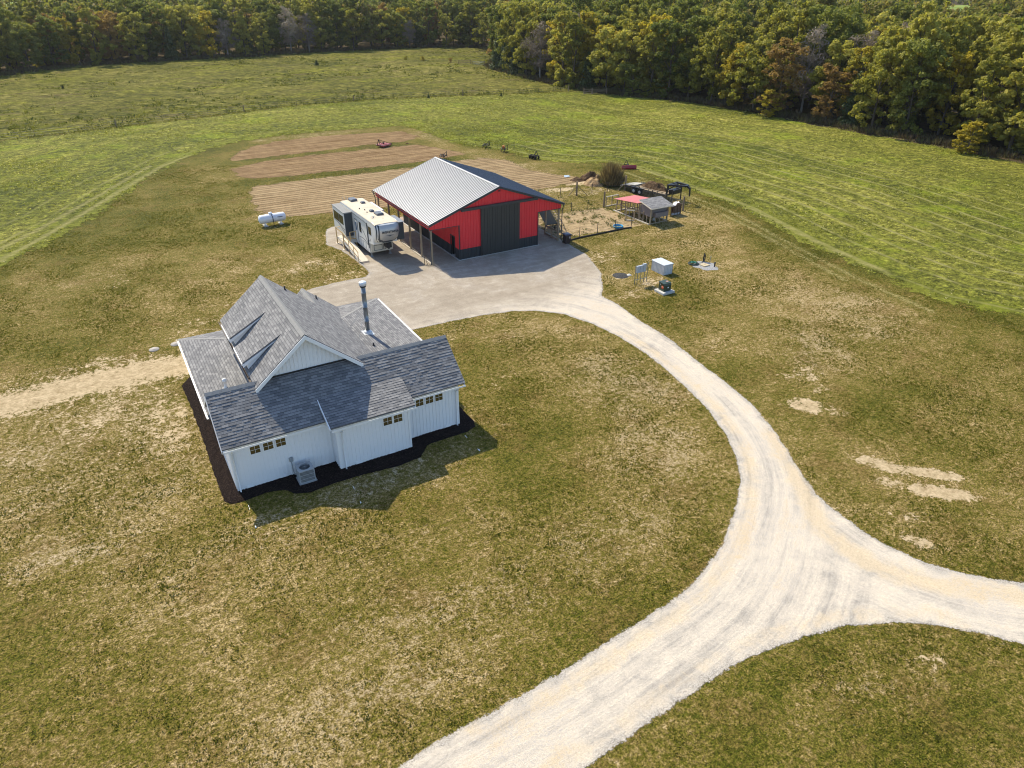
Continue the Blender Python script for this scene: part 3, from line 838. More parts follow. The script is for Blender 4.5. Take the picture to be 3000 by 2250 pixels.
# rakes, fascias, gutters
for (p, q) in (((um, 1.655, hm - .14), (2.12, 1.655, mz(2.12) - .14)), ((um, 1.655, hm - .14), (8.10, 1.655, mz(8.10) - .14))):
    p = Vector(p); q = Vector(q); b = MB()
    b.poly([p + Vector((0, 0, -.15)), q + Vector((0, 0, -.15)), q + Vector((0, 0, .10)), p + Vector((0, 0, .10))], .05, (0, 1, 0))
    # soffit between the rake board and the gable wall
    b._add([p + Vector((0, .05, -.04)), q + Vector((0, .05, -.04)), q + Vector((0, .46, -.04)), p + Vector((0, .46, -.04))], [(0, 1, 2, 3)])
    b.build('rake_board', M_TRIM, H)
for x in (-.37, L + .26):
    for s in (-1, 1):
        b = MB(); b.poly([(x, 2.17, 4.80), (x, 2.17 + s * 2.5, 4.80 - 2.0), (x, 2.17 + s * 2.5, 4.95 - 2.0), (x, 2.17, 4.95)], .04, (1, 0, 0))
        b.build('rake_board', M_TRIM, H)
b = MB()
b.poly([(5.045, -1.24, 2.92), (5.045, .72, 3.76), (5.045, .72, 3.925), (5.045, -1.24, 3.07)], .05, (-1, 0, 0))
b.build('rake_board', M_TRIM, H)
b = MB()
b.poly([(9.86, -1.24, 2.80), (9.86, .6, 3.60), (9.86, .6, 3.76), (9.86, -1.24, 2.95)], .05, (1, 0, 0))
b.build('rake_board', M_TRIM, H)
def gutter(b, p, q, out):
    p = Vector(p); q = Vector(q); o = Vector(out)
    A = [p, p + o * .11, p + o * .12 + Vector((0, 0, .11)), p + o * .105 + Vector((0, 0, .11)), p + o * .095 + Vector((0, 0, .015)), p + Vector((0, 0, .015))]
    B_ = [a + (q - p) for a in A]
    n = len(A)
    b._add(A + B_, [(i, (i + 1) % n, n + (i + 1) % n, n + i) for i in range(n)] + [tuple(range(n)), tuple(range(2 * n - 1, n - 1, -1))])
b = MB()
gutter(b, (-.30, -.375, 2.86), (5.03, -.375, 2.86), (0, -1, 0)); b.build('gutter', M_TRIM, H)
b = MB(); gutter(b, (9.96, -.375, 2.86), (L + .30, -.375, 2.86), (0, -1, 0))
b.build('gutter', M_TRIM, H)
b = MB(); gutter(b, (5.06, -1.245, 2.88), (9.93, -1.245, 2.88), (0, -1, 0)); b.build('gutter', M_TRIM, H)
b = MB(); gutter(b, (-.305, 4.0, 2.50), (-.305, 15.22, 2.50), (-1, 0, 0)); b.build('gutter', M_TRIM, H)
b = MB(); gutter(b, (13.835, 4.0, 2.50), (13.835, 15.22, 2.50), (1, 0, 0)); b.build('gutter', M_TRIM, H)
b = MB(); gutter(b, (2.155, 2.5, 4.76), (2.155, 11.55, 4.76), (-1, 0, 0)); b.build('gutter', simple('brown_gutter', (.10, .07, .055), .6), H)
b = MB()                                                          # dark flashing where the gable wall meets the wing
b.box((2.5, 2.13, 5.02), (7.7, 2.17, 5.16)); b.build('flashing', M_BLACK, H)
# downspouts
def downspout(x, y, yt, zt, foot):
    b = MB()
    b.tube([(x, yt, zt), (x, yt + .02, zt - .12), (x, y - .09, zt - .38), (x, y - .09, .12), (x, y - .22, .03)], .048, 6)
    b.build('downspout', M_TRIM, H)
downspout(.12, 0, -.43, 2.86, 0); downspout(5.66, -.87, -1.30, 2.88, 0); downspout(12.99, 0, -.43, 2.86, 0)
b = MB(); b.box((-.02, -.03, 0), (.10, -.001, 2.95)); b.build('corner_trim', M_TRIM, H)
b = MB(); b.box((L - .10, -.03, 0), (L + .02, -.001, 2.95))
b.build('corner_trim', M_TRIM, H)
b = MB(); b.box((5.36, -.90, 0), (5.48, -.871, 3.05)); b.build('corner_trim', M_TRIM, H)
b = MB(); b.box((9.55, -.90, 0), (9.67, -.871, 3.05)); b.build('corner_trim', M_TRIM, H)
b = MB(); b.box((5.48, -.89, 2.93), (9.55, -.871, 3.05)); b.build('frieze_board', M_TRIM, H)
b = MB(); b.box((.1, -.02, 2.88), (5.3, -.001, 2.98)); b.build('frieze_board', M_TRIM, H)
b = MB(); b.box((9.75, -.02, 2.88), (L - .1, -.001, 2.98))
b.build('frieze_board', M_TRIM, H)
# windows
def window_row(xs, w, z0, z1, y):
    for x in xs:
        b = MB(); f = .055
        b.box((x - f, y - .05, z0 - f), (x + w + f, y - .0351, z0)); b.box((x - f, y - .05, z1), (x + w + f, y - .0351, z1 + f))
        b.box((x - f, y - .05, z0), (x, y - .0351, z1)); b.box((x + w, y - .05, z0), (x + w + f, y - .0351, z1))
        fr = b.build('window', M_TRIM, H)
        g = MB(); g.box((x, y - .041, z0), (x + w, y - .0351, z1)); g.build('pane', M_GLASS, fr)
        g = MB(); g.box((x + w / 2 - .007, y - .049, z0), (x + w / 2 + .007, y - .0415, z1)); g.box((x, y - .0485, (z0 + z1) / 2 - .007), (x + w, y - .0416, (z0 + z1) / 2 + .007))
        g.build('muntin', M_TRIM, fr)
window_row((1.02, 1.70, 2.36), .5, 2.12, 2.58, 0)
window_row((8.08, 8.70), .5, 2.08, 2.56, -.87)
window_row((10.42, 11.05, 11.66), .47, 2.14, 2.62, 0)
# crawl-space vents
for x, y in ((.64, 0), (2.45, 0), (4.76, 0), (6.43, -.87), (8.43, -.87), (10.0, 0), (12.4, 0)):
    b = MB(); b.box((x - .2, y - .04, .08), (x + .2, y - .0351, .27))
    for i in range(4): b.box((x - .17, y - .055, .105 + i * .042), (x + .17, y - .0405, .118 + i * .042))
    b.build('vent', M_TRIM, H)
b = MB(); b.bbox((2.86, -.14, .98), (3.06, -.025, 1.25), .02); b.build('disconnect_box', M_GREY, H)
b = MB(); b.tube([(2.96, -.07, .98), (2.97, -.08, .35), (3.0, -.2, .15), (3.02, -.42, .3)], .022, 6); b.build('conduit', M_GREY, H)
# shed dormers on the west slope
for v0, v1 in ((7.30, 9.5), (3.82, 5.98)):
    b = MB()
    s = (6.70 - 5.58) / (4.29 - 2.15)
    b.slab([(4.30, v0, 6.71), (4.30, v1, 6.71), (2.02, v1, 6.71 - s * 2.28), (2.02, v0, 6.71 - s * 2.28)], .09)
    d = b.build('dormer', M_SHINGLE, H)
    b = MB()
    b.poly([(4.22, v0 + .10, 6.56), (2.30, v0 + .10, 5.62), (2.30, v0 + .10, 4.95)], .08, (0, 1, 0))
    b.poly([(4.22, v1 - .10, 6.56), (2.30, v1 - .10, 5.62), (2.30, v1 - .10, 4.95)], .08, (0, -1, 0))
    b.box((2.27, v0 + .10, 4.9), (2.30, v1 - .10, 5.6))
    b.build('cheek', M_WHITE, d)
    b = MB()
    b.poly([(4.30, v0 - .03, 6.60), (2.0, v0 - .03, 6.60 - s * 2.3), (2.0, v0 - .03, 6.42 - s * 2.3), (4.20, v0 - .03, 6.53)], .03, (0, 1, 0))
    b._add([(4.2, v0, 6.55), (2.03, v0, 5.42), (2.03, v0 + .12, 5.42), (4.2, v0 + .12, 6.55)], [(0, 1, 2, 3)])
    b.box((1.96, v0 - .03, 5.34), (2.0, v1 + .02, 5.50))
    b.build('fascia', M_TRIM, d)
# flue pipe
b = MB()
b.lathe([(.0, 3.2), (.15, 3.2), (.15, 4.1), (.157, 4.1), (.157, 4.13), (.15, 4.13), (.15, 5.1), (.157, 5.1), (.157, 5.13), (.15, 5.13), (.15, 6.1), (.157, 6.1), (.157, 6.13), (.15, 6.13), (.15, 6.55), (0, 6.55)], (10.75, 8.55, 0), 18)
ch = b.build('flue_pipe', M_GALV, H)
b = MB(); b.lathe([(0, 6.50), (.19, 6.52), (.19, 6.64), (.25, 6.66), (.25, 6.84), (.22, 6.88), (0, 6.90)], (10.75, 8.55, 0), 20)
b.build('rain_cap', simple('bright_steel_cap', (0.72, 0.73, 0.74), .35, .6, metal=.3, var=.05), ch)
b = MB(); b.lathe([(.192, 6.53), (.198, 6.54), (.198, 6.61), (.192, 6.62)], (10.75, 8.55, 0), 20); b.build('cap_band', M_BLACK, ch)
b = MB(); b.lathe([(.31, 3.20), (.29, 3.33), (.15, 3.47), (.128, 3.47)], (10.75, 8.55, 0), 18); b.slab([(10.4, 8.2, 3.33), (11.12, 8.2, 3.18), (11.12, 8.9, 3.18), (10.4, 8.9, 3.33)], .02)
b.build('flashing', simple('light_flashing', (0.62, 0.64, 0.66), .45, .5, metal=.4), ch)
for q in ((9.56, 8.85, 3.66), (9.75, 7.4, 3.52)):
    b = MB(); b.tube([(10.68, 8.52, 5.1), q], .010, 5); b.build('guy_wire', M_GREY, ch)
for x, y, z, h in ((6.35, 11.0, mz(6.35), .16), (8.9, 13.6, mz(8.9), .16), (10.35, 6.4, 3.32, .1)):
    b = MB(); b.lathe([(.10, z - .12), (.09, z + .02), (.05, z + .05), (.05, z + h + .1), (0, z + h + .1)], (x, y, 0), 12)
    b.build('vent_pipe', M_BLACK, H)
b = MB(); b.lathe([(.12, 2.85), (.10, 2.97), (.085, 3.0), (.085, 3.28), (.13, 3.30), (.13, 3.44), (.06, 3.52), (0, 3.53)], (1.15, 6.4, 0), 14)
b.build('vent_pipe', M_TRIM, H)
# mulch bed round the house
def to_world(o, pts):
    m4 = Matrix.Translation(o.location) @ Matrix.Rotation(o.rotation_euler[2], 4, 'Z')
    return [tuple((m4 @ Vector((x, y, 0)))[:2]) for x, y in pts]
MULCH = to_world(H, [(-.25, 14.5), (-.9, 13.5), (-.8, 10.6), (-.78, 5.5), (-.84, 1.5), (-.82, -.4), (-.6, -.85), (.03, -.95), (1.28, -.82), (2.17, -1.05), (2.6, -1.7), (3.35, -1.98), (4.1, -1.9), (4.6, -1.85), (6.27, -1.9), (8.36, -2.15), (9.72, -1.98), (10.3, -1.35), (10.58, -1.1), (11.67, -1.0), (13.26, -1.0), (13.9, -.7), (14.1, -.2), (14.1, 3.0), (13.3, 3.2), (13.0, .3), (.5, .3), (.5, 14.4)])
m = Mat('dark_mulch', 1.0, .05)
n1 = m.noise(16, 4, .75); n2 = m.noise(2, 3)
c = m.ramp(n1, [(.38, (0.006, 0.004, 0.004)), (.52, (0.020, 0.014, 0.012)), (.68, (0.075, 0.052, 0.042))])
m.color(c).bump(n1, 1.0, .07)
m.alpha(m.step(m.math('ADD', m.attr('sdf'), m.math('MULTIPLY', m.math('SUBTRACT', n2, .5), .18)), -.02, .03))
M_MULCH = m.m
am = np.array(MULCH)
grid_mesh('mulch_bed', ar(am[:, 0].min() - .3, am[:, 0].max() + .3, .16), ar(am[:, 1].min() - .3, am[:, 1].max() + .3, .16),
          lambda P: sdf(P, MULCH) > -.2, 0.018, M_MULCH, dict(sdf=lambda P: sdf(P, MULCH)),
          zfun=lambda P: np.clip(sdf(P, MULCH) / .25, 0, 1) * (.05 + .04 * vnoise(P, 3.0, 9)))

# air conditioner beside the house
ac = thing('air_conditioner', 'grey outdoor air conditioner on black mulch against the white house wall', 'air conditioner', H.matrix_basis @ Vector((3.46, -.80, 0)), R(-.2))
b = MB(); b.box((-.48, -.42, .0), (.48, .42, .12)); b.build('pad', simple('grey_pad', (.35, .35, .35)), ac)
b = MB(); M_AC = simple('beige_grey_metal', (0.42, 0.43, 0.43), .5, .4)
b.bbox((-.42, -.37, .12), (.42, .37, .16), .015)
for x, y in ((-.42, -.37), (.38, -.37), (-.42, .33), (.38, .33)): b.box((x, y, .16), (x + .04, y + .04, .86))
for i in range(17):
    xx = -.37 + i * .046
    b.box((xx, -.365, .16), (xx + .018, -.345, .86)); b.box((xx, .345, .16), (xx + .018, .365, .86))
for i in range(15):
    yy = -.32 + i * .046
    b.box((-.415, yy, .16), (-.395, yy + .018, .86)); b.box((.395, yy, .16), (.415, yy + .018, .86))
for z in (.35, .6): b.box((-.418, -.368, z), (.418, -.35, z + .02)); b.box((-.418, -.35, z), (-.40, .368, z + .02))
b.build('casing', M_AC, ac)
b = MB(); b.box((-.38, -.33, .16), (.38, .33, .80)); b.build('coil', simple('dark_coil', (.06, .065, .07)), ac)
b = MB()
nn = 24
ring = []
for k_ in range(nn):
    a_ = 2 * math.pi * k_ / nn
    ring.append((.29 * math.cos(a_), .29 * math.sin(a_)))
def sq(a_):
    c_, s_ = math.cos(a_), math.sin(a_); q = 1 / max(abs(c_) / .43, abs(s_) / .38); return (c_ * q, s_ * q)
P = [(x, y, .92) for x, y in ring] + [(*sq(2 * math.pi * k_ / nn), .90) for k_ in range(nn)] + [(*sq(2 * math.pi * k_ / nn), .86) for k_ in range(nn)] + [(x, y, .84) for x, y in ring]
b._add(P, [(i, (i + 1) % nn, nn + (i + 1) % nn, nn + i) for i in range(nn)] + [(nn + i, nn + (i + 1) % nn, 2 * nn + (i + 1) % nn, 2 * nn + i) for i in range(nn)] + [(i, 3 * nn + i, 3 * nn + (i + 1) % nn, (i + 1) % nn) for i in range(nn)])
b.build('top_cover', M_AC, ac)
b = MB()
for k_ in range(3):
    a_ = k_ * 2.09
    c_, s_ = math.cos(a_), math.sin(a_)
    b._add([(.05 * c_ - .03 * s_, .05 * s_ + .03 * c_, .84), (.27 * c_ - .1 * s_, .27 * s_ + .1 * c_, .85), (.27 * c_ + .06 * s_, .27 * s_ - .06 * c_, .82), (.05 * c_ + .03 * s_, .05 * s_ - .03 * c_, .83)], [(0, 1, 2, 3)])
b.lathe([(0, .88), (.07, .88), (.07, .8)], n=12)
fan = b.build('fan', M_BLACK, ac)
b = MB()
for r_ in (.08, .14, .20, .26):
    b.tube([(r_ * math.cos(t_), r_ * math.sin(t_), .925) for t_ in np.linspace(0, 2 * math.pi, 21)], .004, 4, caps=False)
for k_ in range(8):
    a_ = k_ * math.pi / 8
    b.tube([(-.29 * math.cos(a_), -.29 * math.sin(a_), .921), (.29 * math.cos(a_), .29 * math.sin(a_), .921)], .004, 4)
b.build('fan_guard', M_GREY, ac)

# white drain pipe ends; the last tube stands in for a sunlit line
for i, (p, q, lab) in enumerate((((5.46, -2.6), (5.35, -4.18), 'white drain pipe end lying on the shaded lawn before the middle of the house'),
                                 ((12.92, -1.25), (12.94, -3.11), 'white drain pipe end lying on the shaded lawn at the right corner of the house'),
                                 ((.21, -1.42), (.15, -3.36), 'white tube standing in for a sunlit line at the left corner of the house'))):
    wp = to_world(H, [p, q])
    b = MB()
    a = Vector((*wp[0], .03)); c_ = Vector((*wp[1], .03))
    a.z = .012; m1 = a.lerp(c_, .3); m2 = a.lerp(c_, .84); m1.z = -.03; m2.z = -.02
    b.tube([a, m1, m2, c_], [.02, .010, .012, .045], 8)
    tag(b.build('pipe_or_sunlit_line', M_TRIM), lab, 'drain pipe', 'drain pipe ends on the lawn')
for x, y, lab in ((-24.8, -5.35, 'round concrete lid in the grass, the one further from the house'), (-23.3, -5.2, 'round concrete lid in the grass close to the house roof')):
    b = MB(); b.lathe([(0, .06), (.08, .06), (.09, .045), (.33, .05), (.36, .02), (.36, -.05)], (x, y, 0), 24)
    tag(b.build('septic_lid', simple('pale_concrete', (.36, .33, .30), .9, .1)), lab, 'lid', 'round lids left of the house')
# ------------------------------------------------------------------ red barn
def metal_paint(name, col, rough=.42, spec=.5, metal=0.0, coat=0.0):
    m = Mat(name, rough, spec, metal)
    n = m.noise(.8, 4, .6); n2 = m.noise(1.0, 4, .6, vec=m.map(scale=(3, 3, .25)))
    c = m.mix(n, tuple(x * .88 for x in col), tuple(min(1, x * 1.1) for x in col))
    c = m.mix(m.math('MULTIPLY', n2, .25), c, tuple(x * .7 + .01 for x in col))
    m.color(c)
    m.put(m.b.inputs['Roughness'], m.math('ADD', rough - .06, m.math('MULTIPLY', n2, .12)))
    if coat:
        m.b.inputs['Coat Weight'].default_value = coat; m.b.inputs['Coat Roughness'].default_value = .3
    return m.m
M_RED = metal_paint('red_ribbed_metal', (0.78, 0.030, 0.042), .45)
M_CHAR = metal_paint('charcoal_ribbed_metal', (0.022, 0.028, 0.034), .5)
M_DOORM = metal_paint('charcoal_door_metal', (0.034, 0.037, 0.037), .45)
M_ROOFM = metal_paint('dark_standing_rib_roof', (0.14, 0.148, 0.168), .42, .5, metal=.9)
M_TRIMB = metal_paint('dark_trim_metal', (0.035, 0.040, 0.045), .45)
M_POST = wood('treated_post_wood', (0.36, 0.28, 0.19))
BARN = thing('barn', 'red pole barn with charcoal sliding doors, open side bays and a ribbed metal roof', 'barn', (0, 0, 0))
B = BARN
BW, BD, BE, BR_ = 15.06, 14.31, 3.97, 6.61
sl = (BR_ - BE) / (BW / 2)
rz_ = lambda x: BE + sl * min(x, BW - x)
for sgn in (0, 1):
    b = MB()
    xe, xr = (0.0, BW / 2) if sgn == 0 else (BW, BW / 2)
    b.slab([(xe, 0, BE), (xe, BD, BE), (xr, BD, BR_), (xr, 0, BR_)], .05)
    n = 47
    for i in range(n + 1):
        y = .03 + (BD - .06) * i / n
        w = .055
        b._add([(xe, y - w, BE), (xe, y - w * .5, BE + .032), (xe, y + w * .5, BE + .032), (xe, y + w, BE), (xr, y - w, BR_), (xr, y - w * .5, BR_ + .032), (xr, y + w * .5, BR_ + .032), (xr, y + w, BR_)],
               [(0, 1, 5, 4), (1, 2, 6, 5), (2, 3, 7, 6), (0, 3, 2, 1)])
    b.build('roof', M_ROOFM, B)
b = MB(); d_ = .17
b._add([(BW / 2, -.02, BR_ + .05), (BW / 2, BD + .02, BR_ + .05), (BW / 2 - d_, -.02, BR_ + .045 - d_ * sl), (BW / 2 - d_, BD + .02, BR_ + .045 - d_ * sl), (BW / 2 + d_, -.02, BR_ + .045 - d_ * sl), (BW / 2 + d_, BD + .02, BR_ + .045 - d_ * sl)], [(0, 1, 3, 2), (1, 0, 4, 5)])
b.build('ridge_cap', M_ROOFM, B)
def rib_wall(b, p0, p1, zb, zt, nrm, step=.29, w=.045, d=.045, t=.06, uneven=None):
    """ribbed panel from p0 to p1 between zb(s) and zt(s)"""
    p0 = Vector((*p0, 0)); p1 = Vector((*p1, 0)); L_ = (p1 - p0).length; dd = (p1 - p0) / L_; nn_ = Vector((*nrm, 0))
    ks = sorted(set([0.0, L_] + (uneven or [])))
    lo = [p0 + dd * s + Vector((0, 0, zb(s))) for s in ks]; hi = [p0 + dd * s + Vector((0, 0, zt(s))) for s in reversed(ks)]
    b.poly(lo + hi, t, -nn_)
    s = step * .5
    while s < L_:
        a = p0 + dd * s
        z0, z1 = zb(s) + .002, zt(s) - .002
        if z1 - z0 > .05:
            A = [a - dd * w + Vector((0, 0, z0)), a - dd * w * .4 + nn_ * d + Vector((0, 0, z0)), a + dd * w * .4 + nn_ * d + Vector((0, 0, z0)), a + dd * w + Vector((0, 0, z0))]
            C = [q + Vector((0, 0, z1 - z0)) for q in A]
            b._add(A + C, [(0, 1, 5, 4), (1, 2, 6, 5), (2, 3, 7, 6), (7, 4, 5, 6), (0, 3, 2, 1)])
        s += step
X0, X1, Y0, Y1 = 3.2, 12.1, .22, 14.1
WZ = 1.05
K = lambda v: (lambda s: v)
b = MB()
# front wall pieces: over the open bays, beside the doors and over the doors
rib_wall(b, (.27, Y0), (3.2, Y0), K(3.45), lambda s: rz_(s + .27) - .07, (0, -1))
rib_wall(b, (3.2, Y0), (5.6, Y0), K(WZ), lambda s: rz_(s + 3.2) - .07, (0, -1))
rib_wall(b, (5.6, Y0), (9.76, Y0), K(4.7), lambda s: rz_(s + 5.6) - .07, (0, -1), uneven=[BW / 2 - 5.6])
rib_wall(b, (9.76, Y0), (12.1, Y0), K(WZ), lambda s: rz_(s + 9.76) - .07, (0, -1))
rib_wall(b, (12.1, Y0), (BW - .27, Y0), K(3.45), lambda s: rz_(s + 12.1) - .07, (0, -1))
b.build('front_wall', M_RED, B)
b = MB()
rib_wall(b, (3.2, Y0), (5.5, Y0), K(.04), K(WZ), (0, -1)); b.build('wainscot', M_CHAR, B)
b = MB(); rib_wall(b, (9.8, Y0), (12.1, Y0), K(.04), K(WZ), (0, -1))
b.build('wainscot', M_CHAR, B)
# side walls of the closed middle, west one with the open door
b = MB()
rib_wall(b, (X0, 1.15), (X0, .28), K(WZ), K(4.6), (-1, 0)); rib_wall(b, (X0, Y1), (X0, 2.05), K(WZ), K(4.6), (-1, 0)); rib_wall(b, (X0, 2.05), (X0, 1.15), K(2.1), K(4.6), (-1, 0))
rib_wall(b, (X1, .28), (X1, Y1), K(WZ), K(4.6), (1, 0))
rib_wall(b, (BW - .27, Y1), (.27, Y1), K(3.45), lambda s: rz_(s + .27) - .07, (0, 1), uneven=[BW / 2 - .27]); rib_wall(b, (X1, Y1 - .02), (X0, Y1 - .02), K(WZ), K(3.44), (0, 1))
b.build('side_wall', M_RED, B)
b = MB()
rib_wall(b, (X0, 1.15), (X0, .28), K(.04), K(WZ), (-1, 0)); rib_wall(b, (X0, Y1), (X0, 2.05), K(.04), K(WZ), (-1, 0)); rib_wall(b, (X1, .28), (X1, Y1), K(.04), K(WZ), (1, 0)); rib_wall(b, (X1, Y1 - .02), (X0, Y1 - .02), K(.04), K(WZ), (0, 1))
b.build('wainscot', M_CHAR, B)
for x in (5.52, 7.69):                                            # two sliding leaves
    b = MB(); rib_wall(b, (x + .01, Y0 - .10), (x + 2.16, Y0 - .10), K(.08), K(4.78), (0, -1), t=.05)
    b.box((x, Y0 - .125, .06), (x + .05, Y0 - .09, 4.8)); b.box((x + 2.12, Y0 - .125, .06), (x + 2.17, Y0 - .09, 4.8))
    b.build('sliding_door', M_DOORM, B)
b = MB(); b.box((3.44, Y0 - .26, 4.76), (11.9, Y0 - .035, 5.0)); b.build('door_track', M_TRIMB, B)
b = MB()                                                          # dark corner, rake and header trims
for x in (X0 - .02, X1 - .07):
    b = MB(); b.box((x, Y0 - .04, .04), (x + .09, Y0 + .05, 3.45)); b.build('corner_trim', M_TRIMB, B)
for (xa, xb) in ((.0, BW / 2), (BW, BW / 2)):
    za, zb_ = rz_(xa), rz_(xb); b = MB()
    b.poly([(xa, .0, za - .20), (xb, .0, zb_ - .20), (xb, .0, zb_ - .005), (xa, .0, za - .005)], .02, (0, -1, 0))
    b.build('rake_trim', M_TRIMB, B); b = MB()
    b.poly([(xa, BD, za - .20), (xb, BD, zb_ - .20), (xb, BD, zb_ - .005), (xa, BD, za - .005)], .02, (0, 1, 0)); b.build('rake_trim', M_TRIMB, B)
b = MB(); b.box((.22, Y0 - .04, 3.40), (3.2, Y0 + .02, 3.45)); b.build('header_trim', M_TRIMB, B)
b = MB(); b.box((12.1, Y0 - .04, 3.40), (BW - .22, Y0 + .02, 3.45))
b.build('header_trim', M_TRIMB, B)
for x0_, nx in ((.22, -1), (BW - .22, 1)):                         # red skirt under each eave
    b = MB(); p0_, p1_ = ((x0_, Y1), (x0_, Y0)) if nx < 0 else ((x0_, Y0), (x0_, Y1))
    rib_wall(b, p0_, p1_, K(3.42), K(3.93), (nx, 0), t=.03)
    b.build('eave_skirt', M_RED, B)
for x0_, o_ in ((-.02, -1), (BW + .02, 1)):
    b = MB(); gutter(b, (x0_, 0, BE - .16), (x0_, BD, BE - .16), (o_, 0, 0)); b.build('gutter', M_TRIMB, B)
for x0_, y0_ in ((.16, .12), (.16, 14.1), (BW - .16, .12)):
    b = MB(); o_ = -1 if x0_ < 1 else 1
    b.tube([(x0_ + o_ * .2, y0_, BE - .15), (x0_ + o_ * .16, y0_, BE - .3), (x0_ + o_ * .02, y0_, BE - .75), (x0_ + o_ * .02, y0_, .15), (x0_ + o_ * .12, y0_ - .05, .05)], .045, 6)
    b.build('downspout', M_TRIMB, B)
PY = (.36, 2.75, 5.45, 8.15, 10.85, 13.8)
for x in (.35, BW - .40):
    for y in PY:
        b = MB(); b.beam((x, y, -.1), (x, y, 3.9), .15, .15); p_ = b.build('post', M_POST, B)
for x in (.44, BW - .49):
    b = MB(); b.beam((x, .3, 3.55), (x, 14.0, 3.55), .05, .28); b.build('header_beam', M_POST, B)
for y in PY:
    for xa, xb in ((.3, X0), (X1, BW - .3)):
        b = MB(); b.beam((xa, y + .12, 3.6), (xb, y + .12, 3.6), .05, .2); b.build('rafter', M_POST, B)
b = MB(); b.box((.27, .45, 0), (.43, 14.0, .09)); b.build('skirt_board', simple('pale_board', (.50, .45, .38), .9, .1), B)
b = MB(); b.box((3.05, .08, -.1), (12.25, 14.2, .045)); b.build('slab', simple('barn_slab', (.50, .48, .45), .9, .1), B)
b = MB(); b.box((3.12, 1.12, .0455), (3.16, 1.18, 2.12)); b.box((3.12, 2.02, .0455), (3.16, 2.08, 2.12)); b.box((3.12, 1.18, 2.06), (3.16, 2.02, 2.12)); b.build('door_frame', M_TRIMB, B)
b = MB(); b.box((3.28, 1.98, .06), (4.05, 2.02, 2.06)); b.build('door', M_DOORM, B)
b = MB(); b.bbox((7.5, Y0 - .14, 6.1), (7.68, Y0 - .034, 6.2), .01); b.build('gable_lamp', M_TRIMB, B)
# gate rails in the front of the east bay belong to the yard fence further down
# ------------------------------------------------------------------ fifth-wheel camper
M_RVW = simple('camper_white', (0.66, 0.66, 0.64), .35, .5, var=.04, scale=1)
M_RVROOF = simple('cream_rubber_roof', (0.62, 0.53, 0.41), .8, .2, var=.08, scale=2, grime=.25)
M_RVDK = simple('camper_dark_graphic', (0.035, 0.05, 0.065), .35, .5)
M_RVSIL = simple('camper_silver_cap', (0.42, 0.42, 0.42), .3, .6, metal=.35, var=.05)
M_RVTAN = simple('camper_cream_skirt', (0.58, 0.53, 0.43), .45, .5, var=.05)
M_RVGL = simple('camper_dark_window', (0.02, 0.022, 0.02), .12, .6)
M_RVGREY = simple('camper_grey_swoosh', (0.20, 0.21, 0.22), .4, .5)
M_RUB = simple('tyre_rubber', (0.03, 0.03, 0.03), .85, .2)
RVX0, RVX1 = -4.07, -1.67
RVC = (RVX0 + RVX1) / 2
rv = thing('camper_trailer', 'white fifth-wheel camper with cream roof parked beside the barn', 'camper', (RVC, 2.5, 0))
hw = 1.2
b = MB()
prof = [(2.6, .55), (2.75, 1.5), (1.35, 1.72), (1.35, 3.72), (1.5, 3.86), (10.3, 3.72), (10.55, 3.55), (10.6, .55)]
for x in (-hw, hw):
    pass
P = [(-hw, y, z) for y, z in prof] + [(hw, y, z) for y, z in prof]; n = len(prof)
b._add(P, [tuple(range(n)), tuple(range(2 * n - 1, n - 1, -1))] + [(i, n + i, n + (i + 1) % n, (i + 1) % n) for i in range(n) if i not in (3, 4, 5)])
b.build('body', M_RVW, rv)
b = MB()
rp = [(.55, 3.86), (1.5, 3.90), (10.3, 3.76), (10.56, 3.6)]
rows_ = []
for y, z in rp:
    rows_.append([(-hw - .02, y, z - .09), (-hw + .12, y, z - .01), (0, y, z + .03), (hw - .12, y, z - .01), (hw + .02, y, z - .09)])
Pp = [p for r_ in rows_ for p in r_]
b._add(Pp, [(i * 5 + j, i * 5 + j + 1, (i + 1) * 5 + j + 1, (i + 1) * 5 + j) for i in range(3) for j in range(4)], smooth=False)
b.build('roof', M_RVROOF, rv)
# rounded nose cap: rows of height, forward reach, half width
b = MB()
rows_ = [(3.86, .60, 1.18), (3.78, .30, 1.18), (3.55, .08, 1.2), (3.2, .02, 1.2), (2.8, .12, 1.2), (2.4, .36, 1.18), (2.05, .72, 1.14), (1.85, 1.05, 1.08), (1.74, 1.4, 1.0)]
na = 15
def nose(u, z, yf, w):
    x = w * math.sin(u * math.pi / 2) if False else w * u
    bulge = (abs(u) ** 4) * .55
    return (x, yf + bulge, z)
Pp = []
for z, yf, w in rows_:
    for j in range(na):
        u = -1 + 2 * j / (na - 1)
        Pp.append(nose(u, z, yf, w))
b._add(Pp, [(i * na + j, (i + 1) * na + j, (i + 1) * na + j + 1, i * na + j + 1) for i in range(len(rows_) - 1) for j in range(na - 1)], smooth=True)
for sx_ in (0, na - 1):                                           # cheeks back to the body
    for i in range(len(rows_) - 1):
        p_, q_ = Pp[i * na + sx_], Pp[(i + 1) * na + sx_]
        xs_ = -hw if sx_ == 0 else hw
        b._add([p_, q_, (xs_, max(1.36, q_[1]), q_[2]), (xs_, max(1.36, p_[1]), p_[2])], [(0, 1, 2, 3)], smooth=True)
b._add([Pp[j] for j in range(na)] + [(-hw, 1.5, 3.87), (hw, 1.5, 3.87)], [tuple(range(na)) + (na + 1, na)])
cap_ = b.build('nose_cap', M_RVW, rv)
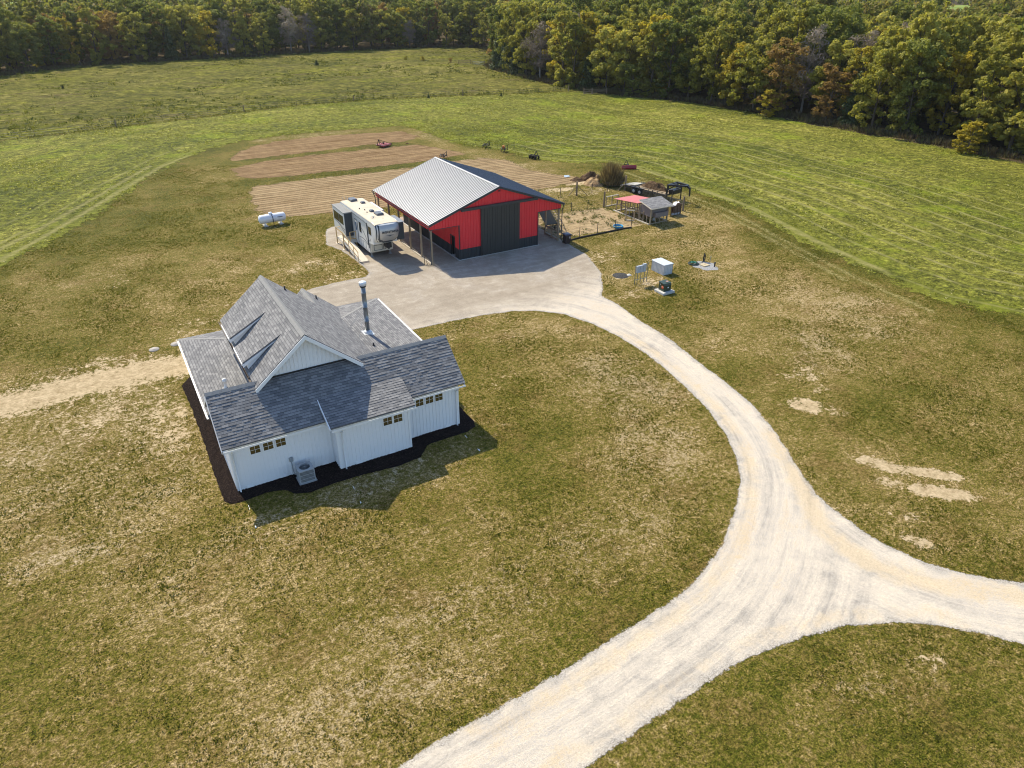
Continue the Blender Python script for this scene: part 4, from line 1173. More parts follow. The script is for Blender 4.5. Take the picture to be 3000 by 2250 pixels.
def nose_patch(rows2, umin, umax, off, mat, name, par):
    b = MB(); Pq = []; nb_ = 11
    for (z, yf, w), (u0, u1) in zip(rows2, zip(umin, umax)):
        for j in range(nb_):
            u = u0 + (u1 - u0) * j / (nb_ - 1)
            x, y, zz = nose(u, z, yf, w); Pq.append((x, y - off, zz))
    b._add(Pq, [(i * nb_ + j, (i + 1) * nb_ + j, (i + 1) * nb_ + j + 1, i * nb_ + j + 1) for i in range(len(rows2) - 1) for j in range(nb_ - 1)], smooth=True)
    return b.build(name, mat, par)
nose_patch(rows_[1:8], [-.97, -.97, -.96, -.95, -.93, -.84, -.45], [.97, .97, .96, .95, .93, .84, .45], .012, M_RVDK, 'dark_surround', cap_)
M_CAPSIL = simple('silver_cap_panel', (.50, .49, .47), .40, .6, metal=.35, var=.04)
nose_patch([rows_[1], rows_[2], rows_[3], rows_[4], rows_[5], (2.16, .60, 1.15)], [-.72, -.74, -.76, -.74, -.68, -.40], [.90, .90, .88, .86, .78, .50], .026, M_CAPSIL, 'front_panel', cap_)
def text_mesh(txt, size, loc, rot, mat, parent, name='lettering', ext=.008, spacing=1.0, bold=0.0):
    cu = bpy.data.curves.new(name, 'FONT'); cu.body = txt; cu.size = size; cu.extrude = ext; cu.align_x = 'CENTER'; cu.space_character = spacing; cu.offset = bold
    o = bpy.data.objects.new(name, cu); COL.objects.link(o)
    dg = bpy.context.evaluated_depsgraph_get()
    me = bpy.data.meshes.new_from_object(o.evaluated_get(dg))
    bpy.data.objects.remove(o)
    o2 = bpy.data.objects.new(name, me); COL.objects.link(o2)
    me.materials.clear(); me.materials.append(mat)
    o2.location = loc; o2.rotation_euler = rot; o2.parent = parent
    return o2
text_mesh('MONTANA', .285, (.08, -.035, 3.08), (R(90), 0, 0), M_RVDK, cap_, spacing=1.22, ext=.03, bold=.005)
b = MB()
b._add([(-.42, -.005, 2.86), (-.15, -.005, 2.84), (0, -.005, 2.80), (.15, -.005, 2.84), (.50, -.005, 2.86), (.15, -.005, 2.79), (0, -.005, 2.74), (-.15, -.005, 2.79)], [(0, 7, 6, 2, 1), (2, 6, 5, 4, 3)])
b.lathe([(0, -.01), (.06, -.01), (.06, .02)], (.02, 0, 2.80), 12, 'y')
for v in range(len(b.v)): b.v[v] = (b.v[v][0], b.v[v][1] + .02, b.v[v][2])
b.build('emblem', M_RVDK, cap_)
# lower front
b = MB(); b.bbox((-1.12, 2.35, .58), (1.12, 2.7, 1.55), .05); b.build('lower_front', M_RVTAN, rv)
b = MB()
for x0_, x1_ in ((-.85, .0), (.08, .36)):
    for q in (((x0_, 2.335, .75), (x1_, 2.349, .79)), ((x0_, 2.335, 1.25), (x1_, 2.349, 1.29)), ((x0_, 2.335, .79), (x0_ + .04, 2.349, 1.25)), ((x1_ - .04, 2.335, .79), (x1_, 2.349, 1.25))): b.box(*q)
b.build('compartment_trim', M_RVDK, rv)
b = MB(); b.bbox((-.42 + .6, 1.6, 1.05), (.12 + .6, 2.3, 1.55), .04); b.beam((.45, 1.8, 1.6), (.45, 1.8, .95), .14); b.lathe([(.0, .92), (.09, .92), (.09, 1.05)], (.45, 1.8, 0), 12); b.build('kingpin', M_BLACK, rv)
for x in (-.95, .95):
    b = MB(); b.beam((x, 2.9, .6), (x, 2.9, .08), .08); b.box((x - .14, 2.76, 0.02), (x + .14, 3.04, .07)); b.build('landing_leg', M_GREY, rv)
b = MB(); b.box((-hw + .05, 2.9, .42), (hw - .05, 10.5, .58)); b.build('chassis', M_BLACK, rv)
for x in (-1.02, 1.02):
    for y in (6.7, 7.65):
        b = MB(); b.lathe([(.2, -.12), (.36, -.12), (.4, -.07), (.4, .07), (.36, .12), (.2, .12)], (x, y, .4), 24, 'x')
        w_ = b.build('wheel', M_RUB, rv)
        b = MB(); b.lathe([(0, -.10), (.2, -.115), (.2, .115), (0, .10)], (x, y, .4), 16, 'x'); b.build('rim', M_GALV, w_)
# side details on the west (door) side, x = -hw
def side(b, y0, y1, z0, z1, d=.012, s=-1): b.box((s * hw - (d if s < 0 else 0), y0, z0), (s * hw + (d if s > 0 else 0), y1, z1))
b = MB(); side(b, 5.62, 6.30, .78, 2.95, .03); dr = b.build('door', M_RVW, rv)
b = MB(); side(b, 5.56, 5.62, .76, 3.0, .035); side(b, 6.30, 6.36, .76, 3.0, .035); side(b, 5.56, 6.36, 2.95, 3.01, .036); b.build('door_frame', M_RVDK, dr)
b = MB(); b.box((-hw - .04, 5.78, 1.9), (-hw - .031, 6.14, 2.7)); b.build('window', simple('door_blue_glass', (.10, .16, .24), .15, .6), dr)
for y0_, y1_, z0_, z1_ in ((4.55, 5.1, 2.0, 3.0), (1.75, 2.45, 2.5, 3.25)):
    b = MB(); side(b, y0_, y1_, z0_, z1_, .022); b.build('window', M_RVGL, rv)
b = MB()                                                          # sweeping graphics on the side
def swoosh(b, pts, w, x=-hw - .006, s=1):
    for i in range(len(pts) - 1):
        (y0_, z0_), (y1_, z1_) = pts[i], pts[i + 1]; wa, wb = w * (1 - i / len(pts)) + .01, w * (1 - (i + 1) / len(pts)) + .01
        b._add([(x, y0_, z0_ - wa), (x, y1_, z1_ - wb), (x, y1_, z1_ + wb), (x, y0_, z0_ + wa)], [(0, 1, 2, 3)])
swoosh(b, [(3.0, 1.5), (3.4, 1.9), (3.9, 2.25), (4.3, 2.45), (4.5, 2.5)], .11)
swoosh(b, [(2.9, 1.25), (3.5, 1.45), (4.2, 1.55), (5.0, 1.5), (5.5, 1.4)], .07, x=-hw - .007)
swoosh(b, [(2.0, 2.1), (2.2, 1.85), (2.6, 1.75)], .06)
b.build('graphic', M_RVGREY, rv)
b = MB(); side(b, 2.62, 2.72, 1.0, 3.3, .03); b.tube([(-hw - .06, 2.7, 3.45), (-hw - .06, 6.9, 3.5)], .05, 8); b.beam((-hw - .04, 2.75, 3.42), (-hw - .04, 2.75, 1.3), .04); b.build('awning', M_RVDK, rv)
b = MB()
for y0_, y1_, z0_, z1_ in ((2.9, 3.5, .65, 1.3), (3.6, 4.3, .65, 1.3), (4.4, 5.0, .65, 1.2)):
    for q in ((y0_, y1_, z0_, z0_ + .02), (y0_, y1_, z1_ - .02, z1_), (y0_, y0_ + .02, z0_, z1_), (y1_ - .02, y1_, z0_, z1_)): side(b, *q, .008)
b.build('compartment_trim', M_RVGREY, rv)
# slide-outs
b = MB(); b.bbox((-hw - .88, 6.95, 1.0), (-hw, 10.5, 3.42), .03); so = b.build('slide_out', M_RVW, rv)
b = MB(); b.box((-hw - .92, 6.9, 3.421), (-hw + .02, 10.55, 3.48)); b.build('slide_roof', simple('grey_slide_roof', (.24, .24, .235), .7, .3, grime=.3), so)
b = MB()
for y0_, y1_ in ((7.25, 8.55), (8.65, 10.2)): b.box((-hw - .90, y0_, 2.15), (-hw - .881, y1_, 3.05))
b.build('window', M_RVGL, so)
b = MB(); b.box((-hw - .84, 6.93, 1.05), (-hw - .04, 6.949, 3.38)); b.build('end_panel', M_RVDK, so)
b = MB(); swoosh(b, [(7.0, 1.3), (7.6, 1.55), (8.4, 1.85), (9.2, 2.0), (10.3, 2.08)], .08, x=-hw - .886); swoosh(b, [(7.0, 1.7), (7.6, 1.8), (8.4, 1.95), (9.2, 2.02)], .05, x=-hw - .887); b.build('graphic', M_RVGREY, so)
b = MB(); b.bbox((hw, 1.45, 1.75), (hw + .82, 3.75, 3.42), .03); so2 = b.build('slide_out', M_RVDK, rv)
b = MB(); b.box((hw - .02, 1.4, 3.421), (hw + .87, 3.8, 3.48)); b.build('slide_roof', M_RVGREY, so2)
b = MB(); b.bbox((hw, 6.2, .95), (hw + .7, 9.6, 3.42), .03); so3 = b.build('slide_out', M_RVW, rv)
# roof gear
def rooftop(name, x, y, w, d, h, mat):
    b = MB(); z = 3.80 - .016 * (y - 1.5) + .06
    b.bbox((x - w / 2, y - d / 2, z), (x + w / 2, y + d / 2, z + h), .06)
    return b.build(name, mat, rv)
M_RAC = simple('graphite_roof_unit', (.09, .10, .12), .45, .5)
rooftop('roof_unit', .35, 3.5, .72, .95, .26, M_RAC); rooftop('roof_unit', -.1, 9.7, .72, 1.0, .28, M_RAC)
rooftop('roof_vent', .1, 4.75, .42, .5, .24, M_RAC); rooftop('roof_vent', .45, 8.2, .45, .45, .22, M_RAC)
rooftop('skylight', .75, 4.5, .4, .7, .05, M_TRIM); rooftop('skylight', -.05, 7.6, .5, .6, .05, M_TRIM)
b = MB(); b.lathe([(.05, 3.8), (.05, 3.98), (.0, 4.0)], (-.55, 2.6, 0), 10); b.beam((-.8, 2.6, 4.0), (-.3, 2.65, 4.04), .04); b.lathe([(.12, 3.84), (.10, 3.9), (0, 3.9)], (-.55, 2.6, 0), 12); b.build('antenna', M_GREY, rv)
b = MB()
for x, y in ((-.3, 5.6), (-.6, 6.3), (.2, 2.0), (-.4, 4.7)): b.lathe([(.06, 3.75), (.06, 3.93), (0, 3.95)], (x, y, 0), 8)
b.build('plumbing_vent', M_BLACK, rv)
b = MB()
b.beam((-.9, 10.7, 3.5), (-.9, 10.7, 1.2), .03); b.beam((-.55, 10.7, 3.5), (-.55, 10.7, 1.2), .03)
for k_ in range(8): b.beam((-.9, 10.7, 1.3 + k_ * .29), (-.55, 10.7, 1.3 + k_ * .29), .025)
for x in (-.9, -.55): b.tube([(x, 10.7, 3.5), (x, 10.68, 3.95), (x, 10.4, 4.1), (x, 10.2, 3.8)], .015, 6)
b.build('ladder', M_GALV, rv)

# wooden wheelchair ramp at the camper door
M_DECK = wood('weathered_deck_wood', (0.78, 0.69, 0.56), .15)
M_LUM = wood('yellow_lumber', (0.56, 0.40, 0.20), .25)
rp_ = thing('wheelchair_ramp', 'wooden access ramp with handrails leading up to the camper door', 'ramp', (-4.9, 8, 0))
O = Vector((-4.9, 8, 0))
def loc_(p): return Vector(p) - O
b = MB()
for i in range(16): b.box(tuple(loc_((-5.42, 8.75 + i * .145, .70))), tuple(loc_((-4.08, 8.88 + i * .145, .74))))
for x in (-5.4, -4.12): b.beam(loc_((x, 8.75, .62)), loc_((x, 11.05, .62)), .05, .15)
for y in (8.77, 11.03): b.beam(loc_((-5.4, y, .62)), loc_((-4.12, y, .62)), .05, .15)
b.build('platform', M_DECK, rp_)
b = MB()
n_ = 31
for i in range(n_):
    f0 = i / n_; f1 = (i + .9) / n_
    ya, yb = 8.73 - 4.35 * f0, 8.73 - 4.35 * f1; za, zb_ = .735 - .67 * f0, .735 - .67 * f1
    xa, xb = -5.42 + .0 * f0, -4.55
    b._add([tuple(loc_(p)) for p in ((xa, ya, za), (xb, ya, za), (xb, yb, zb_), (xa, yb, zb_), (xa, ya, za - .035), (xb, ya, za - .035), (xb, yb, zb_ - .035), (xa, yb, zb_ - .035))],
           [(0, 1, 2, 3), (7, 6, 5, 4), (0, 4, 5, 1), (1, 5, 6, 2), (2, 6, 7, 3), (3, 7, 4, 0)])
for x in (-5.42, -4.56): b.beam(loc_((x, 8.73, .64)), loc_((x, 4.4, .03)), .04, .16)
b.build('ramp_deck', M_DECK, rp_)
b = MB(); b._add([tuple(loc_(p)) for p in ((-5.42, 4.38, .07), (-4.55, 4.38, .07), (-4.55, 3.98, .025), (-5.42, 3.98, .025))], [(0, 1, 2, 3)]); b.box(tuple(loc_((-5.42, 4.2, .0))), tuple(loc_((-4.55, 4.38, .02)))); b.build('threshold_plate', simple('dark_tread_plate', (.07, .06, .06), .5, .4, metal=.4), rp_)
for i, (x, y, z) in enumerate(((-5.45, 10.95, .7), (-5.45, 8.75, .7), (-4.1, 8.85, .7), (-4.1, 11.0, .7), (-4.75, 11.0, .7), (-4.75, 8.75, .7))):
    b = MB(); b.beam(loc_((x, y, 0)), loc_((x, y, 1.7 if i not in (5,) else 1.65)), .09)
    b.build('post', M_LUM, rp_)
for x, y, zt in ((-5.46, 7.2, 1.35), (-5.46, 5.8, 1.15), (-5.46, 4.6, .98)):
    b = MB(); b.beam(loc_((x, y, 0)), loc_((x, y, zt)), .05); b.build('post', M_GREY if False else M_LUM, rp_)
b = MB()
b.beam(loc_((-5.46, 11.0, 1.68)), loc_((-5.46, 8.75, 1.68)), .04, .12); b.beam(loc_((-5.46, 8.75, 1.68)), loc_((-5.46, 4.5, .98)), .04, .11)
b.beam(loc_((-5.46, 11.0, 1.68)), loc_((-4.1, 11.0, 1.68)), .09, .04)
b.beam(loc_((-4.75, 8.75, 1.66)), loc_((-4.1, 8.85, 1.66)), .09, .05); b.beam(loc_((-4.75, 8.75, 1.0)), loc_((-4.1, 8.85, .9)), .05, .09)
b.beam(loc_((-5.46, 8.75, 1.1)), loc_((-5.46, 4.6, .45)), .03, .07)
b.build('handrail', M_LUM, rp_)
b = MB()
for x, y in ((-5.45, 10.95), (-5.45, 8.75), (-4.1, 8.85)): b.box(tuple(loc_((x - .16, y - .16, .013))), tuple(loc_((x + .16, y + .16, .05))))
b.beam(loc_((-5.42, 8.8, .1)), loc_((-5.42, 9.7, .62)), .04, .09)
b.build('footing', M_DECK, rp_)
# small hand pump with hose by the corner post
hp_ = thing('water_hydrant', 'thin black yard hydrant with hose beside the front corner post of the barn', 'hydrant', (-.28, .75, 0))
b = MB(); b.tube([(0, 0, 0), (0, 0, .75), (.05, -.03, .85), (.12, -.08, .8)], .028, 8); b.beam((-.1, .06, .82), (.04, -.02, .86), .025); b.build('standpipe', M_BLACK, hp_)
b = MB(); b.tube([(.12, -.08, .78), (.14, -.12, .3), (.2, -.3, .03), (.5, -.35, .03), (.35, .1, .03), (.05, -.2, .03), (.6, -.5, .03)], .018, 6); b.build('hose', M_BLACK, hp_)
# ------------------------------------------------------------------ wheeled bin, gas tank, utilities
bn = thing('trash_bin', 'dark wheeled trash bin with lid by the right corner post of the barn', 'bin', (14.98, -.82, 0), R(-8))
M_BIN = simple('brown_black_plastic', (.045, .030, .028), .5, .4)
b = MB()
z0_, z1_ = .1, 1.0
def frust(b, w0, d0, w1, d1, z0, z1):
    b._add([(-w0, -d0, z0), (w0, -d0, z0), (w0, d0, z0), (-w0, d0, z0), (-w1, -d1, z1), (w1, -d1, z1), (w1, d1, z1), (-w1, d1, z1)],
           [(0, 3, 2, 1), (4, 5, 6, 7), (0, 1, 5, 4), (1, 2, 6, 5), (2, 3, 7, 6), (3, 0, 4, 7)])
frust(b, .24, .28, .33, .38, .06, .98); b.box((-.36, -.41, .90), (.36, .41, .985)); b.build('body', M_BIN, bn)
b = MB(); frust(b, .37, .43, .33, .38, .986, 1.03); frust(b, .33, .38, .22, .26, 1.03, 1.08); b.beam((-.3, .46, .95), (.3, .46, .95), .04); b.build('lid', simple('dark_blue_lid', (.05, .055, .09), .4, .5), bn)
for x in (-.28, .28):
    b = MB(); b.lathe([(0, -.03), (.13, -.03), (.13, .03), (0, .03)], (x, .28, .13), 16, 'x'); b.build('wheel', M_RUB, bn)
b = MB(); b.box((.06, -.376, .62), (.24, -.366, .82)); o_ = b.build('sticker', simple('faded_sticker', (.35, .3, .3)), bn); o_.rotation_euler = (0, 0, 0)

tk = thing('propane_tank', 'white horizontal propane tank on the grass left of the camper', 'tank', (-9.6, 20.5, 0), R(3))
M_TANK = simple('glossy_white_paint', (.78, .79, .82), .28, .6, var=.03)
b = MB()
pr = [(0, -1.5)] + [(.47 * math.sin(t_), -1.22 - .28 * math.cos(t_)) for t_ in np.linspace(.15, math.pi / 2, 7)] + [(.47, 1.22)] + [(.47 * math.cos(t_), 1.22 + .28 * math.sin(t_)) for t_ in np.linspace(.2, math.pi / 2 - .1, 6)] + [(0, 1.5)]
b.lathe(pr, (0, 0, .78), 28, 'x'); b.build('shell', M_TANK, tk)
b = MB(); b.lathe([(.20, 1.2), (.20, 1.36), (.17, 1.42), (0, 1.45)], (-.12, 0, 0), 18); b.build('dome', M_TANK, tk)
for x in (-.85, .85):
    for y in (-.28, .28):
        b = MB(); b.beam((x, y, .02), (x, y * .8, .42), .10, .06); b.build('foot', M_TANK, tk)
    b = MB(); b.box((x - .2, -.45, 0), (x + .2, .45, .10)); b.build('block', simple('concrete_block', (.42, .41, .38)), tk)
b = MB(); b.tube([(-.08, -.12, 1.25), (-.06, -.44, 1.08), (-.05, -.52, .78), (-.04, -.50, .4), (-.02, -.5, 0)], .035, 8); b.build('gas_line', M_BLACK, tk)
text_mesh('PROPANE', .13, (.75, -.478, .88), (R(82), 0, 0), M_RVDK, tk, ext=.02)

def pix(o): return o
# meter rack
mr = thing('meter_rack', 'grey electric meter cabinets on a rack of thin galvanised posts', 'meter rack', (13.9, -13.15, 0), R(0))
M_CAB = simple('grey_blue_cabinet', (.40, .44, .48), .45, .5, var=.06)
for x, h in ((0, 1.72), (.28, 1.15), (.66, 1.15), (1.06, 1.15), (1.38, 1.85)):
    b = MB(); b.tube([(x, 0, 0), (x, 0, h)], .032, 8); b.build('post', M_GALV, mr)
for z_ in (.42, 1.4, 1.68):
    b = MB(); b.beam((0, 0, z_), (1.38, 0, z_), .04); b.build('crossbar', M_GALV, mr)
for x0_, x1_, z1_ in ((.06, .40, 1.74), (.42, .72, 1.74), (.74, 1.10, 1.82)):
    b = MB(); b.bbox((x0_, -.16, 1.10), (x1_, .03, z1_), .015); b.build('cabinet', M_CAB, mr)
# well house box
wb = thing('well_cover', 'white ribbed metal box with a flat grey lid standing on the grass', 'equipment box', (17.62, -12.75, 0), R(0))
b = MB()
rib_wall(b, (0, 0), (1.08, 0), K(0), K(.92), (0, -1), step=.18, w=.03, d=.018, t=.03); rib_wall(b, (1.08, 0), (1.08, 1.72), K(0), K(.92), (1, 0), step=.18, w=.03, d=.018, t=.03)
rib_wall(b, (1.08, 1.72), (0, 1.72), K(0), K(.92), (0, 1), step=.18, w=.03, d=.018, t=.03); rib_wall(b, (0, 1.72), (0, 0), K(0), K(.92), (-1, 0), step=.18, w=.03, d=.018, t=.03)
b.build('side_panel', simple('white_grey_metal', (.56, .58, .60), .45, .4, grime=.2), wb)
b = MB(); b.bbox((-.04, -.04, .92), (1.12, 1.76, .99), .012); b.build('lid', simple('light_grey_lid', (.52, .56, .60), .5, .4), wb)
# transformer
tf = thing('transformer', 'dark green pad-mounted transformer with an orange warning label', 'transformer', (15.1, -15.78, 0), R(0))
b = MB(); b.bbox((-.66, -.64, 0), (.66, .58, .2), .02); b.build('pad', simple('pale_concrete_pad', (.50, .49, .46), .9, .1, grime=.2), tf)
b = MB(); M_TG = simple('dark_green_enamel', (.030, .050, .030), .4, .5, var=.1)
P = [(-.38, y, z) for y, z in ((-.36, .2), (-.36, .72), (-.30, .88), (.34, .92), (.36, .2))]; n = 5
b._add(P + [(.40, y, z) for _, y, z in P], [tuple(range(n)), tuple(range(2 * n - 1, n - 1, -1))] + [(i, n + i, n + (i + 1) % n, (i + 1) % n) for i in range(n)]); b.build('tank_body', M_TG, tf)
b = MB(); b.slab([(-.42, -.30, .90), (.44, -.30, .90), (.44, .40, .95), (-.42, .40, .95)], .03); b.build('hood', M_TG, tf)
b = MB(); b.box((-.389, -.26, .45), (-.381, -.02, .68)); b.build('warning_label', simple('orange_label', (.75, .10, .02), .5), tf)
b = MB(); b.box((-.386, .1, .72), (-.3801, .2, .78)); b.box((.0, -.368, .48), (.14, -.361, .58)); b.build('small_sticker', M_TRIM, tf)
b = MB(); b.box((.1, -.1, .952), (.3, .1, .958)); b.build('small_sticker', simple('faded_pink_sticker', (.5, .32, .28)), tf)
text_mesh('WARNING', .05, (-.392, -.14, .58), (R(90), 0, R(-90)), M_TRIM, tf, ext=.003)
# septic station
gr = MB()
SEP = (22.75, -12.9)
nn = 40; ring = [(SEP[0] + (1.0 + .13 * math.sin(3 * t_) + .1 * math.sin(7 * t_ + 1)) * math.cos(t_) * 1.05, SEP[1] + (1.0 + .12 * math.cos(5 * t_)) * math.sin(t_) * 1.25, .012) for t_ in np.linspace(0, 2 * math.pi, nn, endpoint=False)]
gr._add([(SEP[0], SEP[1], .05)] + ring, [(0, 1 + i, 1 + (i + 1) % nn) for i in range(nn)])
mg2 = Mat('grey_gravel', .95, .1); mg2.color(mg2.ramp(mg2.noise(22, 3, .8), [(.3, .10), (.5, .30), (.7, .55)])); mg2.bump(mg2.noise(22, 3), .8, .03)
tag(gr.build('gravel_patch', mg2.m), kind='structure')
hd = thing('access_hatch', 'square tan concrete hatch cover in the small gravel patch', 'hatch', (22.75, -12.75, 0), R(0))
b = MB(); b.bbox((-.36, -.36, .03), (.36, .36, .12), .015); b.build('cover', simple('tan_hatch', (.48, .40, .27), .9, .1), hd)
b = MB(); b.tube([(0, 0, .12), (.02, 0, .16), (.1, .02, .16), (.12, .02, .12)], .012, 6); b.build('handle', M_BLACK, hd)
b = MB(); b.lathe([(.06, 0), (.06, .38), (.085, .38), (.085, .47), (0, .48)], (23.3, -13.5, 0), 12); tag(b.build('vent_riser', M_BLACK), 'short black vent pipe with a cap at the edge of the gravel patch', 'vent pipe')
b = MB()
for k_ in range(7):
    r_ = .30 + .035 * k_
    cx, cy = 22.1 + .03 * math.sin(k_ * 2.1), -11.9 + .03 * math.cos(k_ * 1.7)
    b.tube([(cx + r_ * math.cos(t_), cy + r_ * math.sin(t_), .06 + .035 * (k_ % 3) + .01 * math.sin(3 * t_)) for t_ in np.linspace(0, 6.2, 22)], .022, 6)
b.tube([(22.5, -11.9, .05), (22.8, -12.1, .04), (23.1, -12.1, .04), (23.3, -12.0, .04)], .022, 6)
tag(b.build('hose_coil', simple('dark_green_hose', (.02, .045, .035), .5, .4)), 'coiled dark green hose lying on the grass beside the gravel patch', 'hose')
b = MB()
for k_ in range(3):
    r_ = .18 + .04 * k_
    b.tube([(22.15 + r_ * math.cos(t_), -11.85 + r_ * math.sin(t_), .17) for t_ in np.linspace(0, 6.2, 18)], .018, 6)
tag(b.build('hose_coil', simple('bright_green_hose', (.03, .20, .12), .5, .4)), 'brighter green hose coiled on top of the dark green hose', 'hose')
rl = thing('hose_reel', 'upright black reel holding a coiled black hose on the gravel patch', 'hose reel', (23.45, -11.95, 0), R(20))
b = MB()
for k_ in range(6):
    r_ = .15 + .03 * k_
    b.tube([(r_ * math.cos(t_) * .8, .03 * (k_ % 2), .42 + r_ * 1.25 * math.sin(t_)) for t_ in np.linspace(0, 6.28, 18)], .02, 6)
b.build('hose', M_BLACK, rl)
b = MB(); b.beam((0, .06, 0), (0, .06, .85), .07); b.beam((-.2, .06, .02), (.2, .06, .02), .08); b.build('stand', M_BLACK, rl)
b = MB(); b.tube([(0, 0, 0), (0, 0, .42), (.07, 0, .5), (.12, 0, .46)], .022, 8); b.beam((-.02, 0, .52), (.04, 0, .62), .03); tag(b.build('spigot', M_GALV), 'small metal spigot beside the upright hose reel', 'spigot').location = (23.95, -12.25, 0)
b = MB(); b.lathe([(0, .09), (.5, .04), (.75, .0)], (14.2, -10.8, 0), 22); ms = Mat('dark_ash', 1, .05); ms.color(ms.ramp(ms.noise(14, 4, .8), [(.35, .02), (.6, .09), (.75, (.16, .13, .11))])); tag(b.build('ash_heap', ms.m), 'low dark heap of ash on the grass beside the gravel drive', 'ash heap')
b = MB(); b.lathe([(0, .12), (.12, .10), (.22, .03), (.24, 0)], (14.95, -11.1, 0), 9); tag(b.build('stone', simple('white_stone', (.55, .54, .52), .9, .1)), 'pale flat stone at the right edge of the dark ash heap', 'stone')

# ------------------------------------------------------------------ animal yard
def wire_fence(name, label, posts, wires, group=None, tpost=True, r=.018, wr=.006, edging=None, wmat=None):
    """posts: (x, y, height, kind) kind 't' steel or 'w' wooden"""
    f = thing(name, label, 'fence', (posts[0][0], posts[0][1], 0), 0, group)
    o = Vector((posts[0][0], posts[0][1], 0))
    for x, y, h, kd in posts:
        b = MB()
        if kd == 't':
            b.beam(Vector((x, y, -.1)) - o, Vector((x, y, h)) - o, .045, .05); b.build('post', M_TP, f)
        elif kd == 'w':
            b.tube([Vector((x, y, -.1)) - o, Vector((x, y, h)) - o], [.11, .10], 8); b.build('post', M_POST2, f)
    b = MB()
    for (x0_, y0_, h0, k0), (x1_, y1_, h1, k1) in zip(posts[:-1], posts[1:]):
        for w_ in wires:
            mid = Vector(((x0_ + x1_) / 2, (y0_ + y1_) / 2, w_ - .02))
            b.tube([Vector((x0_, y0_, w_)) - o, mid - o, Vector((x1_, y1_, w_)) - o], wr, 4, caps=False)
    b.build('wire', wmat or M_WIRE, f)
    return f
M_TP = simple('dark_steel_post', (.05, .045, .04), .6, .3)
M_POST2 = wood('old_fence_wood', (.24, .185, .13))
M_WIRE = simple('fence_wire', (.16, .15, .14), .5, .5, metal=.5)
M_PANEL = simple('dark_panel_wire', (.03, .03, .032), .5, .4)
wire_fence('wire_fence', 'low wire fence on steel posts along the near side of the animal yard', [(14.9, -.15, .6, 'n'), (17.19, .02, 1.15, 't'), (19.5, 0, 1.15, 't'), (21.9, .05, 1.15, 't'), (24.0, -.1, 1.9, 't')], (.12, .35, .6, .85, 1.05), 'fences of the animal yard')
wire_fence('wire_fence', 'wire fence with thick wooden posts along the far side of the animal yard', [(15.0, 15.6, 1.2, 't'), (18.5, 15.2, 1.2, 't'), (21.3, 14.7, 1.2, 't'), (24.1, 14.0, 1.2, 't'), (26.32, 13.63, 1.75, 'w'), (28.6, 13.5, 1.25, 't'), (30.9, 13.3, 1.2, 't'), (33.2, 12.6, 1.9, 'w')], (.15, .4, .7, 1.0, 1.15), 'fences of the animal yard')
wire_fence('wire_fence', 'short run of wire fence crossing the middle of the animal yard', [(15.3, 8.5, 1.1, 't'), (18.6, 8.3, 1.1, 't'), (21.7, 8.1, 1.15, 't'), (24.0, 8.0, 1.15, 't'), (26.2, 7.8, 1.85, 'w')], (.15, .4, .7, 1.0), 'fences of the animal yard')
wire_fence('panel_fence', 'dark welded stock panel fence between the coop and the flatbed trailer', [(33.2, 12.4, 1.2, 'n'), (33.25, 10.0, 1.2, 't'), (33.3, 7.5, 1.2, 't'), (33.3, 5.0, 1.2, 't'), (33.36, 1.96, 1.72, 'w')], (.1, .24, .38, .52, .66, .80, .94, 1.08, 1.2), 'fences of the animal yard', wr=.012, wmat=M_PANEL)
b = MB()
for p_, q_ in (((26.32, 13.63, 1.25), (25.3, 13.9, .05)), ((26.32, 13.63, 1.25), (27.6, 13.2, .05)), ((33.1, 12.6, .9), (32.2, 12.9, .05))): b.beam(p_, q_, .06)
tag(b.build('fence_brace', M_POST2), 'diagonal wooden braces against the thick posts of the far yard fence', 'fence brace')
b = MB(); b.tube([(15.4, -.35, .06), (17.0, -.15, .07), (19.5, -.1, .06), (21.9, -.05, .08), (23.2, .0, .07), (24.0, -.15, .08)], .09, 8)
tag(b.build('edging_log', simple('dark_edging', (.045, .04, .036), .9, .1)), 'dark rolled edging lying along the foot of the near yard fence', 'edging')
# gate rails under the barn eave
gt = thing('yard_gate', 'low wooden gate of rails and one short post between the two right barn posts', 'gate', (14.66, .36, 0))
b = MB(); b.beam((0, .1, .98), (0, 2.3, .98), .05, .14); b.beam((0, .1, .12), (0, 2.3, .12), .05, .14); b.build('rail', M_POST, gt)
b = MB(); b.beam((-.02, 1.15, 0), (-.02, 1.15, 1.15), .12); b.build('post', M_POST, gt)
b = MB()
for k_ in range(7): b.beam((.02, .1, .22 + k_ * .1), (.02, 2.3, .22 + k_ * .1), .008)
for k_ in range(15): b.beam((.02, .15 + k_ * .15, .15), (.02, .15 + k_ * .15, .95), .008)
b.build('wire', M_WIRE, gt)
b = MB(); b.lathe([(0, 1.06), (.07, 1.06), (.09, 1.2), (.05, 1.36), (.02, 1.42), (0, 1.43)], (14.66, .95, 0), 10); tag(b.build('jug', M_BLACK), 'small dark jug standing on top of the yard gate rail', 'jug')
